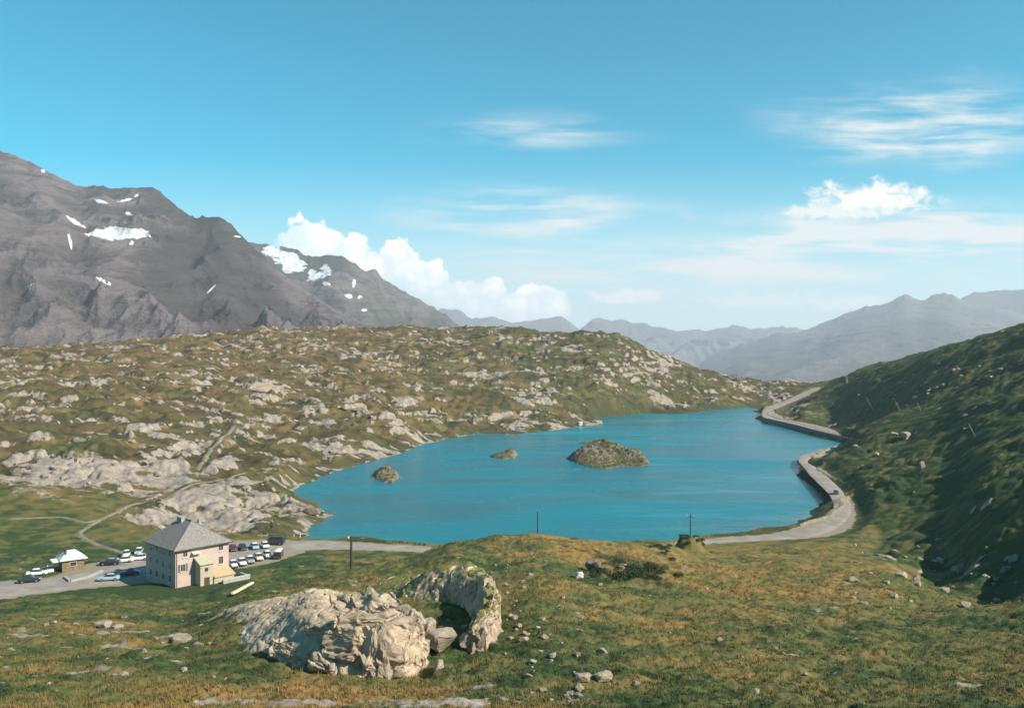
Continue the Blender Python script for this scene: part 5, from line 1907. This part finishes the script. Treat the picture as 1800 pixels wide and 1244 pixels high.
# white marker posts at the shore
for (px, pt_, pb_, lab) in ((516, 938, 945, "short white marker post at the lake end of the car park"), (527, 936, 947, "slim white marker post beside the water, right of the short one")):
    p = gp(px, pb_, 1.2)
    z = zat(p[0], p[1])
    h = max(0.8, (CAMZ - (pt_ - HY) / F * p[1]) - z)
    root = empty("marker_post", (p[0], p[1], z))
    tag(root, lab, 'post')
    MB().tube((0, 0, -0.3), (0, 0, h), 0.10, 0.09, n=8).build("shaft", M_WHITE, root)
    MB().tube((0, 0, h - 0.3), (0, 0, h - 0.12), 0.108, n=8).build("band", M_WOODDARK, root)

# ------------------------------------------------------------------ retaining wall along the far shore road
sel = [i for i in range(len(R_A)) if R_A[i, 1] > 440 and R_A[i, 1] < 740]
WP = R_A[sel]
dW = np.gradient(WP[:, :2], axis=0)
dW /= np.linalg.norm(dW, axis=1)[:, None]
nW = np.stack([-dW[:, 1], dW[:, 0]], axis=1)
mid = R_C[sel][:, :2] - WP[:, :2]
nW *= -np.sign((nW * mid).sum(axis=1))[:, None]
outx = WP[:, :2] + nW * 0.25
inx = WP[:, :2] - nW * 0.35
zt_ = WP[:, 2] + 0.3 + 0.12 * perlin(np.arange(len(WP)) / 1.7, np.zeros(len(WP)) + 0.7, 33)
bat = WP[:, :2] + nW * 1.1
X = np.stack([bat[:, 0], outx[:, 0], inx[:, 0], inx[:, 0]], axis=1)
Y = np.stack([bat[:, 1], outx[:, 1], inx[:, 1], inx[:, 1]], axis=1)
Z = np.stack([np.full(len(WP), -1.2), zt_, zt_, WP[:, 2] - 0.2], axis=1)
M_DARKWALL = make_plaster("dark_dry_stone", (0.15, 0.135, 0.115), (0.06, 0.06, 0.05))
rw, _ = grid_mesh("retaining_wall", X, Y, Z, M_DARKWALL, smooth=False)
tag(rw, "long grey retaining wall carrying the road along the far right shore", 'wall')


# ------------------------------------------------------------------ person by the lake
def skin_figure(name, verts, edges, radii, material, parent, sub=2):
    me = bpy.data.meshes.new(name)
    me.from_pydata(verts, edges, [])
    o = bpy.data.objects.new(name, me)
    col.objects.link(o)
    o.parent = parent
    sk = o.modifiers.new("skin", 'SKIN')
    for i, r in enumerate(radii):
        me.skin_vertices[0].data[i].radius = (r, r) if not isinstance(r, tuple) else r
    me.skin_vertices[0].data[0].use_root = True
    sb = o.modifiers.new("sub", 'SUBSURF')
    sb.levels = sub
    sb.render_levels = sub
    me.materials.append(material)
    return o


pp = gp(612, 950, 1.3)
pz_ = zat(pp[0], pp[1])
person = empty("person", (pp[0], pp[1], pz_), 0.4)
tag(person, "person in a white top and dark red trousers standing by the lakeside road", 'person')
M_SKIN = plain("skin", (0.50, 0.30, 0.21), 0.6)
M_SHIRT = plain("white_shirt", (0.80, 0.79, 0.76), 0.8)
M_TROUSER = plain("dark_red_trousers", (0.13, 0.035, 0.03), 0.85)
M_HAIR = plain("dark_hair", (0.04, 0.028, 0.02), 0.7)
V_ = [(0, 0, 0.95), (0, 0, 1.2), (0, 0, 1.42), (0, 0, 1.52), (0, 0.01, 1.62), (0, 0.01, 1.70),
      (0.18, 0, 1.42), (0.24, 0.0, 1.15), (0.25, 0.08, 0.90), (0.25, 0.11, 0.80), (-0.18, 0, 1.42), (-0.24, 0, 1.15), (-0.25, 0.08, 0.90), (-0.25, 0.11, 0.80),
      (0.10, 0, 0.88), (0.11, 0.01, 0.50), (0.12, -0.02, 0.10), (0.13, 0.13, 0.04), (-0.10, 0, 0.88), (-0.11, 0.01, 0.50), (-0.12, -0.02, 0.10), (-0.13, 0.13, 0.04)]
E_ = [(0, 1), (1, 2), (2, 3), (3, 4), (4, 5), (2, 6), (6, 7), (7, 8), (8, 9), (2, 10), (10, 11), (11, 12), (12, 13), (0, 14), (14, 15), (15, 16), (16, 17), (0, 18), (18, 19), (19, 20), (20, 21)]
R_ = [0.13, 0.13, 0.12, 0.055, 0.10, 0.085, 0.06, 0.045, 0.034, 0.04, 0.06, 0.045, 0.034, 0.04, 0.085, 0.058, 0.04, 0.04, 0.085, 0.058, 0.04, 0.04]
skin_figure("body", V_, E_, R_, M_SKIN, person)
skin_figure("shirt", [V_[0], V_[1], V_[2], V_[6], (0.22, 0, 1.22), V_[10], (-0.22, 0, 1.22)], [(0, 1), (1, 2), (2, 3), (3, 4), (2, 5), (5, 6)], [0.165, 0.16, 0.15, 0.085, 0.065, 0.085, 0.065], M_SHIRT, person)
skin_figure("trousers", [V_[0], V_[14], V_[15], V_[16], V_[18], V_[19], V_[20]], [(0, 1), (1, 2), (2, 3), (0, 4), (4, 5), (5, 6)], [0.16, 0.11, 0.085, 0.07, 0.11, 0.085, 0.07], M_TROUSER, person)
skin_figure("hair", [(0, -0.02, 1.68), (0, -0.04, 1.76)], [(0, 1)], [0.105, 0.08], M_HAIR, person)

# ------------------------------------------------------------------ low shrubs (leaf sized faces)


def leaf_mat(name, c0, c1):
    m, N, b = mat(name)
    P = N.n('ShaderNodeNewGeometry').outputs['Position']
    n = N.noise(P, 3.0, 4.0, 0.6)
    N.put(b.inputs['Base Color'], N.mix(N.sm(n, 0.3, 0.7), c0, c1))
    b.inputs['Roughness'].default_value = 0.7
    return m


M_SHRUB = leaf_mat("alpine_rose_leaves", (0.018, 0.036, 0.014), (0.045, 0.070, 0.026))
M_STEM = plain("shrub_wood", (0.09, 0.065, 0.045), 0.9)


def shrub_mesh(seed, n=420):
    r = np.random.default_rng(seed)
    u = r.normal(size=(n, 3))
    u /= np.linalg.norm(u, axis=1)[:, None]
    u[:, 2] = np.abs(u[:, 2])
    rad = r.uniform(0.45, 1.0, n) ** 0.6
    lump = 1 + 0.35 * perlin(u[:, 0] * 2.2 + seed, u[:, 1] * 2.2, seed)
    p = u * (rad * lump)[:, None] * np.array([1.0, 0.9, 0.62])
    v, f = [], []
    for q in p:
        a = Vector(r.normal(size=3)).normalized()
        b_ = a.cross(Vector(r.normal(size=3))).normalized()
        s = r.uniform(0.07, 0.14)
        k = len(v)
        qv = Vector(q)
        v += [tuple(qv - a * s), tuple(qv + b_ * s * 0.55), tuple(qv + a * s), tuple(qv - b_ * s * 0.55)]
        f.append((k, k + 1, k + 2, k + 3))
    return v, f


protos = []
for k in range(3):
    v, f = shrub_mesh(40 + k)
    me = bpy.data.meshes.new("foliage")
    me.from_pydata(v, [], f)
    me.materials.append(M_SHRUB)
    protos.append(me)
st_ = MB()
for a in range(5):
    t = a * 1.257
    st_.tube((0, 0, -0.2), (0.45 * math.cos(t), 0.45 * math.sin(t), 0.40), 0.03, 0.015, n=5)
stem_me = st_.build("stems", M_STEM).data
bpy.data.objects.remove(bpy.data.objects["stems"])


def shrub(px, py, s, label, group):
    p = pick(px, py)
    root = empty("dwarf_shrub", (p[0], p[1], p[2]), random.uniform(0, 6))
    root.scale = (s * random.uniform(0.9, 1.3), s * random.uniform(0.9, 1.3), s * random.uniform(0.8, 1.1))
    tag(root, label, 'shrub', group)
    for nm, me in (("foliage", protos[random.randrange(3)]), ("stems", stem_me)):
        o = bpy.data.objects.new(nm, me)
        col.objects.link(o)
        o.parent = root


for k in range(34):
    shrub(random.gauss(1115, 32), random.gauss(1010, 9), random.uniform(0.6, 1.15), "dark green dwarf shrub in the thicket right of the white boulder", "dwarf shrubs in the dark thicket")
for k in range(10):
    shrub(random.uniform(1140, 1200), random.uniform(958, 985), random.uniform(0.5, 0.9), "dark low shrub on the flank of the grassy mound", "low shrubs beside the mound")
shrub(1052, 1008, 1.3, "dark round bush touching the dark weathered boulder", None)
for k in range(14):
    shrub(random.uniform(1180, 1240), random.uniform(941, 958), random.uniform(0.4, 0.7), "small heather bush crowning the mound with the pole", "heather bushes on the mound")

# ------------------------------------------------------------------ grass tufts in the foreground (too many to count)
nT = 30000
dT = 54 + (150 - 54) * rng.uniform(0, 1, nT) ** 1.5
pT = rng.uniform(-60, 1860, nT)
xT = (pT - CX) / F * dT
zT, rkT, dryT, htT, slT = land(xT, dT, parts=True)
okT = (rkT < 0.4) & (slT < 0.2) & (zT > 1.0) & (fbm(xT / 3.0, dT / 3.0, 300, 3) > -0.22)
okT &= ~((dT > 130) & (pT < 420))
xT, dT, zT, dryT = xT[okT], dT[okT], zT[okT], dryT[okT]
nb = 6
k = len(xT)
ang = rng.uniform(0, 2 * np.pi, (k, nb))
hgt = rng.uniform(0.16, 0.40, (k, nb)) * (0.7 + 0.6 * dryT[:, None])
lean = rng.uniform(0.2, 0.9, (k, nb)) * hgt
ox = rng.normal(0, 0.10, (k, nb))
oy = rng.normal(0, 0.10, (k, nb))
wv = 0.035
bx_ = xT[:, None] + ox
by_ = dT[:, None] + oy
bz_ = zT[:, None] - 0.04 + 0 * ox
ca, sa = np.cos(ang), np.sin(ang)
v0 = np.stack([bx_ - sa * wv, by_ + ca * wv, bz_], -1)
v1 = np.stack([bx_ + sa * wv, by_ - ca * wv, bz_], -1)
v2 = np.stack([bx_ + ca * lean, by_ + sa * lean, bz_ + hgt], -1)
VV = np.stack([v0, v1, v2], axis=2).reshape(-1, 3)
me = bpy.data.meshes.new("grass")
me.vertices.add(len(VV))
me.vertices.foreach_set('co', VV.astype(np.float32).ravel())
nf = len(VV) // 3
me.loops.add(nf * 3)
me.loops.foreach_set('vertex_index', np.arange(nf * 3, dtype=np.int32))
me.polygons.add(nf)
me.polygons.foreach_set('loop_start', np.arange(0, nf * 3, 3, dtype=np.int32))
me.polygons.foreach_set('loop_total', np.full(nf, 3, dtype=np.int32))
me.update(calc_edges=True)


def make_grass_mat():
    m, N, b = mat("grass_blades")
    P = N.n('ShaderNodeNewGeometry').outputs['Position']
    dry = N.n('ShaderNodeAttribute', attribute_name='dry').outputs['Fac']
    N.put(b.inputs['Base Color'], turf_color(N, P, dry))
    b.inputs['Roughness'].default_value = 0.8
    b.inputs['Specular IOR Level'].default_value = 0.15
    return m


me.materials.append(make_grass_mat())
grass = bpy.data.objects.new("grass", me)
col.objects.link(grass)
attr(grass, 'dry', np.repeat(dryT, nb * 3))
tag(grass, 'rough green and straw coloured grass over the foreground slope', 'grass', kind='stuff')

# ------------------------------------------------------------------ air
mh = bpy.data.materials.new("valley_air")
mh.use_nodes = True
mh.node_tree.nodes.clear()
NH = NT(mh.node_tree)
pv = NH.n('ShaderNodeVolumePrincipled')
pv.inputs['Color'].default_value = (0.86, 0.88, 1.0, 1)
pv.inputs['Density'].default_value = 0.000078
pv.inputs['Anisotropy'].default_value = 0.1
NH.l.new(pv.outputs[0], NH.n('ShaderNodeOutputMaterial').inputs['Volume'])
hz_mb = MB().box(-16200, 16200, -16200, 16200, -420, 790)
hz_o = hz_mb.build("haze", mh)
tag(hz_o, 'thin bluish summer haze filling the valley', 'haze', kind='stuff')
